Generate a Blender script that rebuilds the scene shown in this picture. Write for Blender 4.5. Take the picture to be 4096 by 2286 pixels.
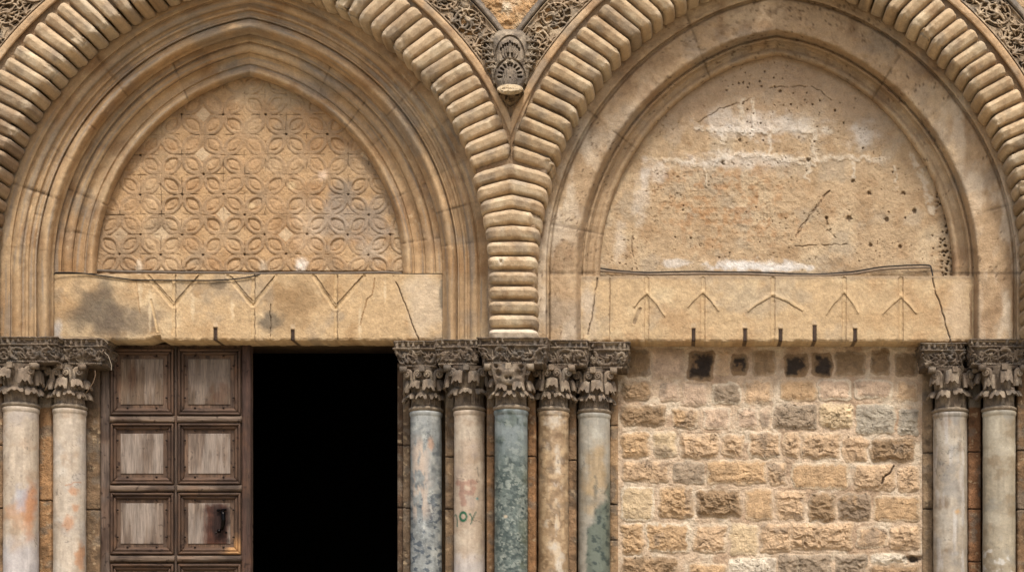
import bpy, math, random
import numpy as np
rad = math.radians
for o in list(bpy.data.objects): bpy.data.objects.remove(o)
SC = bpy.context.scene
COL = SC.collection

# ------------------------------------------------------------------ camera, sky, sun, exposure
S, D, VX, VY, EYE = 0.0025, 14.0, 2700.0, 2600.0, 1.65      # metres per photo pixel at y=0, distance, vanishing point
cam = bpy.data.cameras.new('camera'); camo = bpy.data.objects.new('camera', cam); COL.objects.link(camo)
cam.sensor_width = 36.0; cam.lens = 36.0*D/(4096*S)
cam.shift_x = (2048-VX)/4096.0; cam.shift_y = (VY-1143)/4096.0
cam.clip_start = 0.1; cam.clip_end = 500
camo.location = (0, -D, EYE); camo.rotation_euler = (rad(90), 0, 0)
SC.camera = camo
W_ = bpy.data.worlds.new('World'); SC.world = W_; W_.use_nodes = True
nt = W_.node_tree; bg = nt.nodes['Background']
sky = nt.nodes.new('ShaderNodeTexSky'); sky.sky_type = 'NISHITA'; sky.sun_disc = False
SUN_EL, SUN_AZ = rad(57), rad(17)
sky.sun_elevation = SUN_EL; sky.sun_rotation = math.pi + SUN_AZ*-1
sky.air_density = 1.0; sky.dust_density = 4.0; sky.ozone_density = 1.0
nt.links.new(sky.outputs[0], bg.inputs[0]); bg.inputs[1].default_value = 0.085
sl = bpy.data.lights.new('sun', 'SUN'); sl.energy = 1.5; sl.angle = rad(11); sl.color = (1.0, 0.96, 0.91)
so = bpy.data.objects.new('sun', sl); COL.objects.link(so)
from mathutils import Vector
sd = Vector((math.sin(SUN_AZ)*math.cos(SUN_EL), -math.cos(SUN_AZ)*math.cos(SUN_EL), math.sin(SUN_EL)))
so.rotation_euler = sd.to_track_quat('Z', 'Y').to_euler(); so.location = sd*40
SC.view_settings.view_transform = 'Standard'; SC.view_settings.look = 'None'
SC.view_settings.exposure = 1.3; SC.view_settings.gamma = 1.0

# ------------------------------------------------------------------ helpers
def W(px, py, d):
    px, py, d = np.broadcast_arrays(np.asarray(px, float), np.asarray(py, float), np.asarray(d, float))
    k = (D+d)/D
    return np.stack([(px-VX)*S*k, d, EYE+(VY-py)*S*k], -1)
def W2(px, py, d, dref):
    """like W, but the outline is drawn on the plane dref and carried straight back to depth d"""
    P = W(px, py, dref); P[..., 1] = np.broadcast_to(d, P.shape[:-1]); return P
KA = 0.74
def C(r, g, b, k=1.0):
    c = np.array([r, g, b], float)/255.0
    c = np.where(c <= .04045, c/12.92, ((c+.055)/1.055)**2.4)
    return c*KA*k
def _h(ix, iy, iz, seed):
    h = (ix.astype(np.uint32)*np.uint32(374761393) + iy.astype(np.uint32)*np.uint32(668265263)
         + iz.astype(np.uint32)*np.uint32(2147483647) + np.uint32((seed*974634773+12345) & 0xffffffff))
    h = (h ^ (h >> np.uint32(13)))*np.uint32(1274126177)
    h = (h ^ (h >> np.uint32(16)))*np.uint32(2246822519)
    h = h ^ (h >> np.uint32(15))
    return h.astype(np.float64)/4294967295.0
def vn2(x, y, seed=0):
    ix = np.floor(x).astype(np.int64); iy = np.floor(y).astype(np.int64)
    fx = x-ix; fy = y-iy
    fx = fx*fx*fx*(fx*(fx*6-15)+10); fy = fy*fy*fy*(fy*(fy*6-15)+10)
    z = np.zeros_like(ix)
    a = _h(ix, iy, z, seed); b = _h(ix+1, iy, z, seed); c = _h(ix, iy+1, z, seed); d = _h(ix+1, iy+1, z, seed)
    return (a*(1-fx)+b*fx)*(1-fy)+(c*(1-fx)+d*fx)*fy
def fbm(x, y, sc, octs=4, seed=0, gain=.5):
    """value-noise fractal of photo-pixel coordinates, cell size sc pixels, about 0..1"""
    x = np.asarray(x, float)/sc; y = np.asarray(y, float)/sc
    t = 0; a = 1; n = 0
    for o in range(octs):
        c, s = math.cos(o*.9), math.sin(o*.9)
        t = t + a*vn2(c*x-s*y+17*o, s*x+c*y-9*o, seed+o*7); n += a; a *= gain; x = x*2.03; y = y*2.03
    return t/n
def ridged(x, y, sc, octs=4, seed=0):
    x = np.asarray(x, float)/sc; y = np.asarray(y, float)/sc
    t = 0; a = 1; n = 0
    for o in range(octs):
        t = t + a*(1-np.abs(2*vn2(x+31*o, y-11*o, seed+o*5)-1)); n += a; a *= .5; x = x*2.1; y = y*2.1
    return t/n
def worley(x, y, sc, seed=0):
    x = np.asarray(x, float)/sc; y = np.asarray(y, float)/sc
    ix = np.floor(x).astype(np.int64); iy = np.floor(y).astype(np.int64)
    f1 = np.full(x.shape, 9.); f2 = np.full(x.shape, 9.); cid = np.zeros(x.shape)
    z = np.zeros_like(ix)
    for dx in (-1, 0, 1):
        for dy in (-1, 0, 1):
            cx = ix+dx; cy = iy+dy
            d = np.hypot(cx+_h(cx, cy, z, seed)-x, cy+_h(cx, cy, z+1, seed)-y)
            m = d < f1
            f2 = np.where(m, f1, np.minimum(f2, d)); cid = np.where(m, _h(cx, cy, z+2, seed), cid); f1 = np.where(m, d, f1)
    return f1, f2, cid
def sst(a, b, x):
    t = np.clip((x-a)/(b-a), 0, 1); return t*t*(3-2*t)
def mix(a, b, t):
    t = np.asarray(t)[..., None]; return a*(1-t)+b*t
def segdist(X, Y, pts):
    d = np.full(X.shape, 1e9)
    for (x0, y0), (x1, y1) in zip(pts[:-1], pts[1:]):
        vx, vy = x1-x0, y1-y0; L = vx*vx+vy*vy+1e-9
        t = np.clip(((X-x0)*vx+(Y-y0)*vy)/L, 0, 1)
        d = np.minimum(d, np.hypot(X-x0-t*vx, Y-y0-t*vy))
    return d
def blob(X, Y, cx, cy, rx, ry, seed=0, rough=.5, sc=40):
    """soft noisy patch, 0..1"""
    r = np.hypot((X-cx)/rx, (Y-cy)/ry)+(fbm(X, Y, sc, 4, seed)-.5)*2*rough
    return 1-sst(.3, 1.15, r)

class MB:
    def __init__(s): s.v = []; s.q = []; s.t = []; s.c = []; s.qm = []; s.tm = []; s.n = 0
    def raw(s, V, Q=(), T=(), col=None, m=0):
        V = np.asarray(V, float).reshape(-1, 3)
        if col is None: col = np.ones(3)*.5
        c = np.broadcast_to(np.asarray(col, float).reshape(-1, 3) if np.ndim(col) > 1 else np.asarray(col, float), V.shape)
        s.v.append(V); s.c.append(c)
        if len(Q): Q = np.asarray(Q, np.int64); s.q.append(Q+s.n); s.qm.append(np.full(len(Q), m))
        if len(T): T = np.asarray(T, np.int64); s.t.append(T+s.n); s.tm.append(np.full(len(T), m))
        s.n += len(V); return s
    def grid(s, P, col=None, m=0, mask=None, closed=False, skirt=0.0):
        ny, nx = P.shape[:2]
        idx = np.arange(ny*nx).reshape(ny, nx)
        if closed: idx = np.concatenate([idx, idx[:, :1]], 1)
        q = np.stack([idx[:-1, :-1], idx[1:, :-1], idx[1:, 1:], idx[:-1, 1:]], -1).reshape(-1, 4)
        if mask is not None:
            mk = np.asarray(mask).reshape(-1); q = q[mk[q].all(1)]
        V = P.reshape(-1, 3)
        cc = np.broadcast_to(np.asarray(col if col is not None else np.ones(3)*.5, float), P.shape).reshape(-1, 3)
        if mask is not None and len(q):
            used = np.unique(q); rm = np.full(len(V), -1); rm[used] = np.arange(len(used)); V = V[used]; cc = cc[used]; q = rm[q]
        if skirt and len(q):
            e = np.concatenate([q[:, [0, 1]], q[:, [1, 2]], q[:, [2, 3]], q[:, [3, 0]]])
            key = np.sort(e, 1); _, inv, cnt = np.unique(key[:, 0]*len(V)+key[:, 1], return_inverse=True, return_counts=True)
            be = e[cnt[inv] == 1]; b = np.unique(be); rm = np.full(len(V), -1); rm[b] = np.arange(len(b))+len(V)
            V2 = V[b].copy(); k = (D+V2[:, 1]+skirt)/(D+V2[:, 1]); V2[:, 1] += skirt
            V = np.concatenate([V, V2]); cc = np.concatenate([cc, cc[b]])
            q = np.concatenate([q, np.stack([be[:, 1], be[:, 0], rm[be[:, 0]], rm[be[:, 1]]], 1)])
        return s.raw(V, q, (), cc, m)
    def box(s, x0, x1, y0, y1, z0, z1, col, m=0):
        V = [(x, y, z) for x in (x0, x1) for y in (y0, y1) for z in (z0, z1)]
        return s.raw(V, [(0, 1, 3, 2), (4, 6, 7, 5), (0, 4, 5, 1), (2, 3, 7, 6), (0, 2, 6, 4), (1, 5, 7, 3)], (), col, m)
    def tube(s, pts, r, col, n=8, m=0):
        P = np.asarray(pts, float); k = len(P); r = np.broadcast_to(np.asarray(r, float), (k,))
        T = np.gradient(P, axis=0); T /= np.linalg.norm(T, axis=1)[:, None]+1e-12
        up = np.array([0., 1., 0.3]); A = np.cross(T, up); A /= np.linalg.norm(A, axis=1)[:, None]+1e-12
        B = np.cross(T, A)
        a = np.linspace(0, 2*np.pi, n, endpoint=False)
        G = P[:, None]+r[:, None, None]*(np.cos(a)[None, :, None]*A[:, None]+np.sin(a)[None, :, None]*B[:, None])
        c = col if np.ndim(col) == 1 else np.repeat(np.asarray(col)[:, None], n, 1)
        s.grid(G, c, m, closed=True)
        for e, pnt in ((0, P[0]), (k-1, P[-1])):
            ring = G[e]; s.raw(np.concatenate([ring, pnt[None]]), (), [(i, (i+1) % n, n) if e else ((i+1) % n, i, n) for i in range(n)], c if np.ndim(c) == 1 else c[e, 0], m)
        return s
    def ball(s, c, r, col, n=10, seed=0, rough=0.0, m=0):
        th = np.linspace(0.001, np.pi-.001, n); ph = np.linspace(0, 2*np.pi, 2*n, endpoint=False)
        T, Ph = np.meshgrid(th, ph, indexing='ij')
        rr = 1+rough*(fbm(Ph*30+seed*91, T*30, 22, 3, seed)-.5)*2
        r = np.broadcast_to(np.asarray(r, float), (3,))
        P = np.stack([np.sin(T)*np.cos(Ph)*r[0]*rr, np.sin(T)*np.sin(Ph)*r[1]*rr, np.cos(T)*r[2]*rr], -1)+np.asarray(c)
        return s.grid(P, col, m, closed=True)
    def build(s, name, mats, parent=None, smooth=True, label=None, cat=None, group=None, kind=None):
        V = np.concatenate(s.v); Cc = np.concatenate(s.c)
        q = np.concatenate(s.q) if s.q else np.zeros((0, 4), np.int64); t = np.concatenate(s.t) if s.t else np.zeros((0, 3), np.int64)
        org = np.zeros(3)
        if parent is None:
            lo, hi = V.min(0), V.max(0); org = np.array([(lo[0]+hi[0])/2, (lo[1]+hi[1])/2, lo[2]])
        else:
            org = np.array(parent.matrix_world.translation if parent.parent is None else (parent.location+parent.parent.location))
        V = V-org
        me = bpy.data.meshes.new(name)
        nl = q.size+t.size; nf = len(q)+len(t)
        me.vertices.add(len(V)); me.vertices.foreach_set('co', V.astype(np.float32).ravel())
        me.loops.add(nl); me.loops.foreach_set('vertex_index', np.concatenate([q.ravel(), t.ravel()]).astype(np.int32))
        me.polygons.add(nf)
        st = np.concatenate([np.arange(len(q))*4, q.size+np.arange(len(t))*3]).astype(np.int32)
        me.polygons.foreach_set('loop_start', st)
        me.polygons.foreach_set('use_smooth', np.full(nf, bool(smooth)))
        mi = np.concatenate((s.qm if s.q else [])+(s.tm if s.t else [])).astype(np.int32)
        mats = mats if isinstance(mats, (list, tuple)) else [mats]
        for mt in mats: me.materials.append(mt)
        me.polygons.foreach_set('material_index', mi)
        at = me.attributes.new('Col', 'FLOAT_COLOR', 'POINT')
        c4 = np.concatenate([np.clip(Cc, 0.004, .9), np.ones((len(Cc), 1))], 1).astype(np.float32)
        at.data.foreach_set('color', c4.ravel())
        me.update(calc_edges=True); me.validate()
        o = bpy.data.objects.new(name, me); COL.objects.link(o)
        if parent is None: o.location = org
        else:
            o.parent = parent
        tag(o, label, cat, group, kind)
        return o
def tag(o, label=None, cat=None, group=None, kind=None):
    if label: o['label'] = label
    if cat: o['category'] = cat
    if group: o['group'] = group
    if cat: o['kind'] = 'thing'
    if kind: o['kind'] = kind
    return o
def thing(name, loc, label, cat, group=None):
    o = bpy.data.objects.new(name, None); o.empty_display_size = .2; COL.objects.link(o); o.location = Vector([float(v) for v in loc])
    bpy.context.view_layer.update()
    return tag(o, label, cat, group)

# ------------------------------------------------------------------ materials
def stone_mat(name, rough=.9, fine=70., bump=.35, dist=.006, contrast=.35, pit=0.0, stretch=(1, 1, 1), spec=.25, mid=.25):
    m = bpy.data.materials.new(name); m.use_nodes = True
    n = m.node_tree.nodes; l = m.node_tree.links; b = n['Principled BSDF']
    b.inputs['Roughness'].default_value = rough; b.inputs['Specular IOR Level'].default_value = spec
    at = n.new('ShaderNodeAttribute'); at.attribute_name = 'Col'
    ge = n.new('ShaderNodeNewGeometry')
    mp = n.new('ShaderNodeMapping'); mp.inputs['Scale'].default_value = stretch; l.new(ge.outputs['Position'], mp.inputs[0])
    n1 = n.new('ShaderNodeTexNoise'); n1.inputs['Scale'].default_value = fine; n1.inputs['Detail'].default_value = 6; n1.inputs['Roughness'].default_value = .65
    n2 = n.new('ShaderNodeTexNoise'); n2.inputs['Scale'].default_value = fine*.16; n2.inputs['Detail'].default_value = 5; n2.inputs['Roughness'].default_value = .6
    l.new(mp.outputs[0], n1.inputs['Vector']); l.new(mp.outputs[0], n2.inputs['Vector'])
    r1 = n.new('ShaderNodeMapRange'); r1.inputs[1].default_value = .25; r1.inputs[2].default_value = .75; r1.inputs[3].default_value = 1-contrast; r1.inputs[4].default_value = 1+contrast*.8
    r2 = n.new('ShaderNodeMapRange'); r2.inputs[1].default_value = .3; r2.inputs[2].default_value = .7; r2.inputs[3].default_value = 1-mid; r2.inputs[4].default_value = 1+mid*.8
    l.new(n1.outputs[0], r1.inputs[0]); l.new(n2.outputs[0], r2.inputs[0])
    mu = n.new('ShaderNodeMath'); mu.operation = 'MULTIPLY'; l.new(r1.outputs[0], mu.inputs[0]); l.new(r2.outputs[0], mu.inputs[1])
    vm = n.new('ShaderNodeVectorMath'); vm.operation = 'SCALE'; l.new(at.outputs['Color'], vm.inputs[0]); l.new(mu.outputs[0], vm.inputs['Scale'])
    l.new(vm.outputs[0], b.inputs['Base Color'])
    hsum = n.new('ShaderNodeMath'); hsum.operation = 'MULTIPLY_ADD'; hsum.inputs[1].default_value = 2.5
    l.new(n2.outputs[0], hsum.inputs[0]); l.new(n1.outputs[0], hsum.inputs[2])
    hout = hsum.outputs[0]
    if pit:
        vo = n.new('ShaderNodeTexVoronoi'); vo.inputs['Scale'].default_value = 45; l.new(ge.outputs['Position'], vo.inputs['Vector'])
        rp = n.new('ShaderNodeMapRange'); rp.inputs[1].default_value = .05; rp.inputs[2].default_value = .3; rp.inputs[3].default_value = -pit; rp.inputs[4].default_value = 0
        l.new(vo.outputs['Distance'], rp.inputs[0])
        ad = n.new('ShaderNodeMath'); ad.operation = 'ADD'; l.new(hout, ad.inputs[0]); l.new(rp.outputs[0], ad.inputs[1]); hout = ad.outputs[0]
    bp = n.new('ShaderNodeBump'); bp.inputs['Strength'].default_value = bump; bp.inputs['Distance'].default_value = dist
    l.new(hout, bp.inputs['Height']); l.new(bp.outputs[0], b.inputs['Normal'])
    return m
LIME = stone_mat('limestone', bump=.9, dist=.014, contrast=.24, mid=.16)
ROUGH = stone_mat('rough_limestone', bump=.8, dist=.016, contrast=.28, mid=.22, pit=.35)
SMOOTH = stone_mat('worn_limestone', bump=.5, dist=.010, contrast=.2, mid=.16)
PLAST = stone_mat('plaster', bump=.7, dist=.012, contrast=.2, mid=.14)
CARV = stone_mat('weathered_carved_stone', fine=110, bump=.6, dist=.008, contrast=.38, mid=.3)
MARB = stone_mat('marble', rough=.5, fine=60, bump=.2, dist=.004, contrast=.16, mid=.12, spec=.35)
WOODV = stone_mat('weathered_wood_upright', rough=.75, fine=70, bump=.6, dist=.006, contrast=.5, mid=.3, stretch=(1.6, 1.6, .09))
WOODH = stone_mat('weathered_wood_level', rough=.75, fine=60, bump=.5, dist=.006, contrast=.42, mid=.35, stretch=(.09, 1.6, 1.6))
IRON = stone_mat('dark_iron', rough=.6, fine=90, bump=.3, contrast=.3); IRON.node_tree.nodes['Principled BSDF'].inputs['Metallic'].default_value = .4
POLI = stone_mat('polished_iron', rough=.18, fine=90, bump=.05, contrast=.2, spec=.6); POLI.node_tree.nodes['Principled BSDF'].inputs['Metallic'].default_value = .9
CABL = stone_mat('cable_rubber', rough=.7, fine=90, bump=.2, contrast=.2)
DARK = stone_mat('darkened_interior', bump=.2, contrast=.3)

def stonecol(X, Y, seed, base=(188, 150, 106), light=(206, 172, 130), dark=(150, 112, 74), grey=(158, 138, 114), big=180, k=1.0):
    """colour field of old limestone: warm, pale, brown and grey patches"""
    c = mix(C(*base), C(*light), sst(.5, .75, fbm(X, Y, big, 4, seed))*.8)
    c = mix(c, C(*dark), sst(.52, .78, fbm(X, Y, big*.6, 5, seed+3))*.75)
    c = mix(c, C(*grey), sst(.55, .75, fbm(X, Y, big*.8, 4, seed+9))*.7)
    c = c*.81+.19*(c@np.array([.3, .55, .15]))[..., None]*np.array([1., 1., .94])
    c = c*np.array([1.01, 1., .965])
    return c*k*(.86+.28*fbm(X, Y, 9, 3, seed+5))[..., None]
def px_grid(x0, x1, y0, y1, st):
    xs = np.linspace(x0, x1, int(round((x1-x0)/st))+1); ys = np.linspace(y0, y1, int(round((y1-y0)/st))+1)
    return np.meshgrid(xs, ys)

# ------------------------------------------------------------------ carved relief rasteriser
def raster(strokes, nx, ny, st, base=0.0):
    H = np.full((ny, nx), base); gx = np.arange(nx)*st; gy = np.arange(ny)*st
    for pts, r, h in strokes:
        pts = np.asarray(pts, float); n = len(pts); r = np.broadcast_to(np.asarray(r, float), (n,)); h = np.broadcast_to(np.asarray(h, float), (n,))
        for i in range(n-1):
            x0, y0 = pts[i]; x1, y1 = pts[i+1]; R = max(r[i], r[i+1])
            a0 = max(0, int((min(x0, x1)-R)/st)); a1 = min(nx, int((max(x0, x1)+R)/st)+2); b0 = max(0, int((min(y0, y1)-R)/st)); b1 = min(ny, int((max(y0, y1)+R)/st)+2)
            if a0 >= a1 or b0 >= b1: continue
            X = gx[None, a0:a1]; Y = gy[b0:b1, None]
            vx, vy = x1-x0, y1-y0; L = vx*vx+vy*vy+1e-9
            t = np.clip(((X-x0)*vx+(Y-y0)*vy)/L, 0, 1)
            d = np.hypot(X-x0-t*vx, Y-y0-t*vy)/(r[i]*(1-t)+r[i+1]*t+1e-6)
            hh = (h[i]*(1-t)+h[i+1]*t)*np.sqrt(np.clip(1-d**2.5, 0, 1))
            Hs = H[b0:b1, a0:a1]; np.maximum(Hs, np.where(d < 1, hh, -9), out=Hs)
    return H
def curl(x, y, a, L, bend, r0, r1=1.5, h=1.0, n=9):
    """a tapering curved stroke that starts at (x,y) towards angle a"""
    pts = []; 
    for i in range(n+1):
        pts.append((x, y)); x += math.cos(a)*L/n; y += math.sin(a)*L/n; a += bend/n
    return (pts, np.linspace(r0, r1, n+1), np.linspace(h, h*.75, n+1))
def scroll_unit(cx, cy, R, sgn, rng, a0=0.0):
    st = []
    th = np.linspace(0, 2*np.pi*1.15, 40); rr = R*np.linspace(.98, .62, 40)
    st.append((np.stack([cx+rr*np.cos(a0+sgn*th), cy+rr*np.sin(a0+sgn*th)], 1), np.linspace(R*.11, R*.09, 40), np.linspace(.9, .75, 40)))
    rr2 = rr+R*.16
    st.append((np.stack([cx+rr2[4:26]*np.cos(a0+sgn*th[4:26]), cy+rr2[4:26]*np.sin(a0+sgn*th[4:26])], 1), R*.05, .7))
    for i in range(3):
        st.append(curl(cx+R*rng.uniform(-.5, .5), cy+R*rng.uniform(-.5, .5), rng.uniform(0, 6.28), R*.8, rng.uniform(1.5, 3)*sgn, R*.12, R*.05, .85))
    for i in range(11):
        a = a0+i*2*math.pi/11+rng.uniform(-.2, .2); q = R*rng.uniform(.72, .98)
        st.append(curl(cx+q*math.cos(a), cy+q*math.sin(a), a+sgn*rng.uniform(.5, 1.3), R*rng.uniform(.35, .55), -sgn*rng.uniform(.8, 2.4), R*.11, R*.05, rng.uniform(.8, 1.1)))
        st.append(curl(cx+q*.9*math.cos(a), cy+q*.9*math.sin(a), a+math.pi-sgn*.9, R*rng.uniform(.25, .45), sgn*rng.uniform(1., 2.4), R*.10, R*.05, rng.uniform(.7, 1.)))
    k = rng.choice([5, 6, 7])
    for i in range(k):
        a = a0+i*2*math.pi/k+rng.uniform(-.35, .35)
        st.append(curl(cx, cy, a, R*rng.uniform(.34, .74), sgn*rng.uniform(.6, 2.6), R*.17, R*.09, 1.0))
        if rng.random() < .7:
            x, y = cx+math.cos(a+.3)*R*.6, cy+math.sin(a+.3)*R*.6
            st.append(curl(x, y, a+.9*sgn, R*.35, sgn*1.6, R*.13, R*.07, .85))
    st.append(([(cx-.1, cy), (cx+.1, cy+.1)], R*.17, 1.15))
    return st
def leaf_fan(x, y, a, R, rng, n=5, spread=1.6):
    st = []
    for i in range(n):
        f = (i/(n-1)-.5) if n > 1 else 0
        st.append(curl(x, y, a+f*spread, R*(1-abs(f)*.5)*rng.uniform(.85, 1.1), f*2.2, R*.14, R*.06, 1.0-abs(f)*.2))
    return st

# ------------------------------------------------------------------ ground and interior
g = MB(); X, Y = np.meshgrid(np.linspace(-60, 60, 61), np.linspace(-60, .3, 31))
g.grid(np.stack([X, Y, X*0], -1)[::-1], C(196, 180, 152)); g.build('courtyard_ground', LIME, kind='structure')

# ------------------------------------------------------------------ cushion arches (ring coordinates: angle phi, distance rho outwards)
AX = 2043.0
DR = -.12
class Ring:
    def __init__(s, cx, cy, R, L, sgn, clip): s.cx, s.cy, s.R, s.L, s.sgn, s.clip = cx, cy, R, L, sgn, clip
    def psi(s, ph): return np.interp(ph, np.radians([-90, 0, 10, 19.4, 41.9, 55, 84]), np.radians([0, 0, 11, 19.7, 34, 43, 84]))
    def pos(s, ph, rho):
        ph = np.asarray(ph, float); p = np.maximum(ph, 0); drop = np.minimum(ph, 0)*s.R
        xi = s.cx+s.sgn*s.R*np.cos(p); yi = s.cy-s.R*np.sin(p)-drop
        ps = s.psi(ph); x = xi+s.sgn*rho*np.cos(ps); y = yi-rho*np.sin(ps)
        if s.clip:
            over = (x-AX)*s.sgn
            f = np.where(over > 0, over/np.maximum(np.cos(ps), .1), 0)
            x = x-s.sgn*f*np.cos(ps); y = y+f*np.sin(ps)
        return x, y
LL = Ring(1085, 1030, 1150, 186, -1, False); LR = Ring(795, 1030, 1150, 184, 1, True)
RL = Ring(3350, 1030, 1200, 188, -1, True); RR = Ring(2930, 1030, 1180, 158, 1, False)
SEC_T = np.array([-1, -.96, -.90, -.83, -.75, -.68, -.63, -.58, -.3, 0, .12, .16, .20, .40, .58, .64, .70, .78, .86, .93, .97, 1.0])
SEC_G = np.array([1, .70, .50, .36, .26, .205, .185, .165, .105, .035, .008, .0, .008, .05, .10, .12, .15, .235, .36, .54, .74, 1.0])
def roll_col(X, Y, seed, tone):
    c = stonecol(X, Y, seed, (208, 176, 134), (226, 202, 164), (174, 138, 96), (162, 142, 118), 90)
    c = mix(c, C(122, 96, 68), sst(.58, .76, fbm(X, Y, 20, 4, seed+60))*.3)
    c = mix(c, C(216, 194, 160), sst(.68, .8, fbm(X, Y, 12, 3, seed+61))*.5)
    return c*tone
def ring_roll(ring, ph, half, seed, parent, tone, chip=0.0):
    rng = random.Random(seed)
    L = ring.L
    F = np.array([(L, .115), (L-1, .075), (L-4, .045), (L-9, .02), (L-18, .004), (L-30, 0)]+[(L-30-(L-42)*i/12., 0) for i in range(1, 12)]+
                 [(12, .0), (7, .004), (2, .022), (-1, .04), (-3, .07), (-5, .12), (-6, .18), (-6, .25), (-5, .32), (4, .37)])
    ins = .105
    Bk = F.copy(); Bk[:, 1] = np.maximum(F[:, 1]+ins, .062); Bk[:, 1] = np.minimum(Bk[:, 1], .37)
    inner = np.arange(len(F)) >= len(F)-9
    Bk[:, 0] = F[:, 0]; Bk[inner, 0] = np.maximum(F[inner, 0]+20, 20); Bk[:5, 0] -= np.array([22, 18, 12, 6, 3])
    tt = SEC_T.copy()
    sk = rng.uniform(-.12, .12)
    gg = np.interp(tt+sk*(1-tt**2), SEC_T, SEC_G)
    U, T = len(F), len(tt)
    rho = F[:, 0][:, None]*(1-gg)+Bk[:, 0][:, None]*gg
    dd = F[:, 1][:, None]*(1-gg)+Bk[:, 1][:, None]*gg
    pht = ph+half*tt[None, :]*np.ones((U, 1))
    Lc = None
    if ring.clip:                    # shorten where the two rings meet on the axis
        x1, _ = ring.pos(pht, L+0*pht)
        xi = ring.cx+ring.sgn*ring.R*np.cos(pht)
        full = np.clip(np.abs(AX-xi)/np.cos(ring.psi(pht))-3, 0, None)
        Lc = np.minimum(L, full); rho = np.where(rho > 0, rho*Lc/L, rho)
    x, y = ring.pos(pht, rho)
    nz = fbm(x, y, 26, 4, seed)-.5; nz2 = fbm(x+dd*400, y+dd*300, 9, 3, seed+2)-.5
    dd = dd+nz*.008+nz2*.005+rng.uniform(-.008, .008)
    ph = ph+rng.uniform(-.06, .06)*half
    sc = 1.0
    if chip > 0:
        q = sst(chip*60, 0, np.abs(rho-12))*sst(.25, .6, fbm(x, y, 18, 3, seed+8)+.1)
        dd = np.where(F[:, 1][:, None] < .06, dd+q*.045*chip, dd); rho = rho+q*6
        x, y = ring.pos(pht, rho)
    cc = roll_col(x, y, seed, tone)
    if chip > 0: cc = mix(cc, C(210, 190, 160), q*.6)
    P = W2(x, y, dd+DR, DR)
    if ring.sgn > 0: P = P[:, ::-1]; cc = cc[:, ::-1]
    m = MB().grid(P, cc)
    return m.build('cushion_voussoir', SMOOTH, parent)

def ring_strip(m, ring, ph0, ph1, prof, colf, seed, step=.006, nz=.006, skirt=0.0):
    """sweep a (rho,d) profile along the ring"""
    n = int((ph1-ph0)/step)+2
    ph = np.linspace(ph0, ph1, n); pr = np.asarray(prof, float)
    PH, K = np.meshgrid(ph, np.arange(len(pr)), indexing='ij')
    x, y = ring.pos(PH, pr[:, 0][None, :]+0*PH)
    d = pr[:, 1][None, :]+(fbm(x, y, 22, 4, seed)-.5)*nz*2
    P = W(x, y, d+DR); c = colf(x, y)
    if ring.sgn > 0: P = P[:, ::-1]; c = c[:, ::-1]
    m.grid(P[::-1], c[::-1])
def dense(prof, n):
    p = np.asarray(prof, float); t = np.concatenate([[0], np.cumsum(np.hypot(np.diff(p[:, 0]), np.diff(p[:, 1])*400))])
    u = np.linspace(0, t[-1], n); return np.stack([np.interp(u, t, p[:, 0]), np.interp(u, t, p[:, 1])], 1)

def archivolt(label, sides, seed, tones):
    t0 = thing('cushion_archivolt', W(sides[0][0].cx, 1030, .1), label, 'stone arch')
    back = MB(); band = MB()
    rng = random.Random(seed)
    for ring, ph_lo, ph_hi, phs, half in sides:
        for i, ph in enumerate(phs):
            tone = tones(ring, ph, rng)
            ring_roll(ring, ph, half*rng.uniform(.88, .94), seed*500+i+(0 if ring.sgn < 0 else 200), t0, tone, chip=rng.choice([0, 0, .4, .5, .7, 1.1]))
        L = ring.L
        ring_strip(back, ring, ph_lo, ph_hi, dense([(L+6, .09), (24, .085), (20, .11), (20, .48)], 14), lambda x, y: stonecol(x, y, seed, (168, 136, 98), (184, 152, 112)), seed)
        def bc(x, y):
            c = stonecol(x, y, seed+4, (200, 160, 112), (214, 180, 136), (170, 130, 88))
            return c
        ring_strip(band, ring, ph_lo, ph_hi, dense([(L+3, .12), (L+5, .05), (L+9, .035), (L+30, .03), (L+35, .05), (L+37, .10)], 18), bc, seed+2, nz=.006)
    back.build('arch_backing', LIME, t0); band.build('plain_fillet', SMOOTH, t0)
    return t0
dg = lambda a: rad(a)
spac = dg(2.8)
def seq(a, b, s): return [a+s*i for i in range(int((b-a)/s)+1)]
def tone_left(ring, ph, rng):
    t = rng.uniform(.86, 1.08)*np.array([1, 1, 1.])
    if ring.sgn < 0 and ph < dg(33): t = t*np.array([.66, .63, .62])
    return t
def tone_right(ring, ph, rng):
    t = rng.uniform(.84, 1.04)*np.array([1, .985, .95])
    if ring.sgn > 0 and ph < dg(12): t = t*.7
    return t
ph_apexL = math.acos(145/1150.); ph_apR1 = math.acos(267/1200.); ph_apR2 = math.acos(153/1180.)
archivolt('cushion-ribbed stone arch above the wooden door, grey cushions low on its outer side',
          [(LL, dg(-14), ph_apexL, seq(dg(-13.0), ph_apexL-.03, spac), spac/2), (LR, dg(17.5), ph_apexL, seq(dg(19.5), ph_apexL-.03, spac), spac/2)], 3, tone_left)
archivolt('cushion-ribbed stone arch above the walled-up doorway',
          [(RL, dg(17.5), ph_apR1, seq(dg(18.2), ph_apR1-.03, dg(2.72)), dg(2.72)/2), (RR, dg(-14), ph_apR2, seq(dg(-13.2), ph_apR2-.03, dg(2.72)), dg(2.72)/2)], 7, tone_right)

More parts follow.
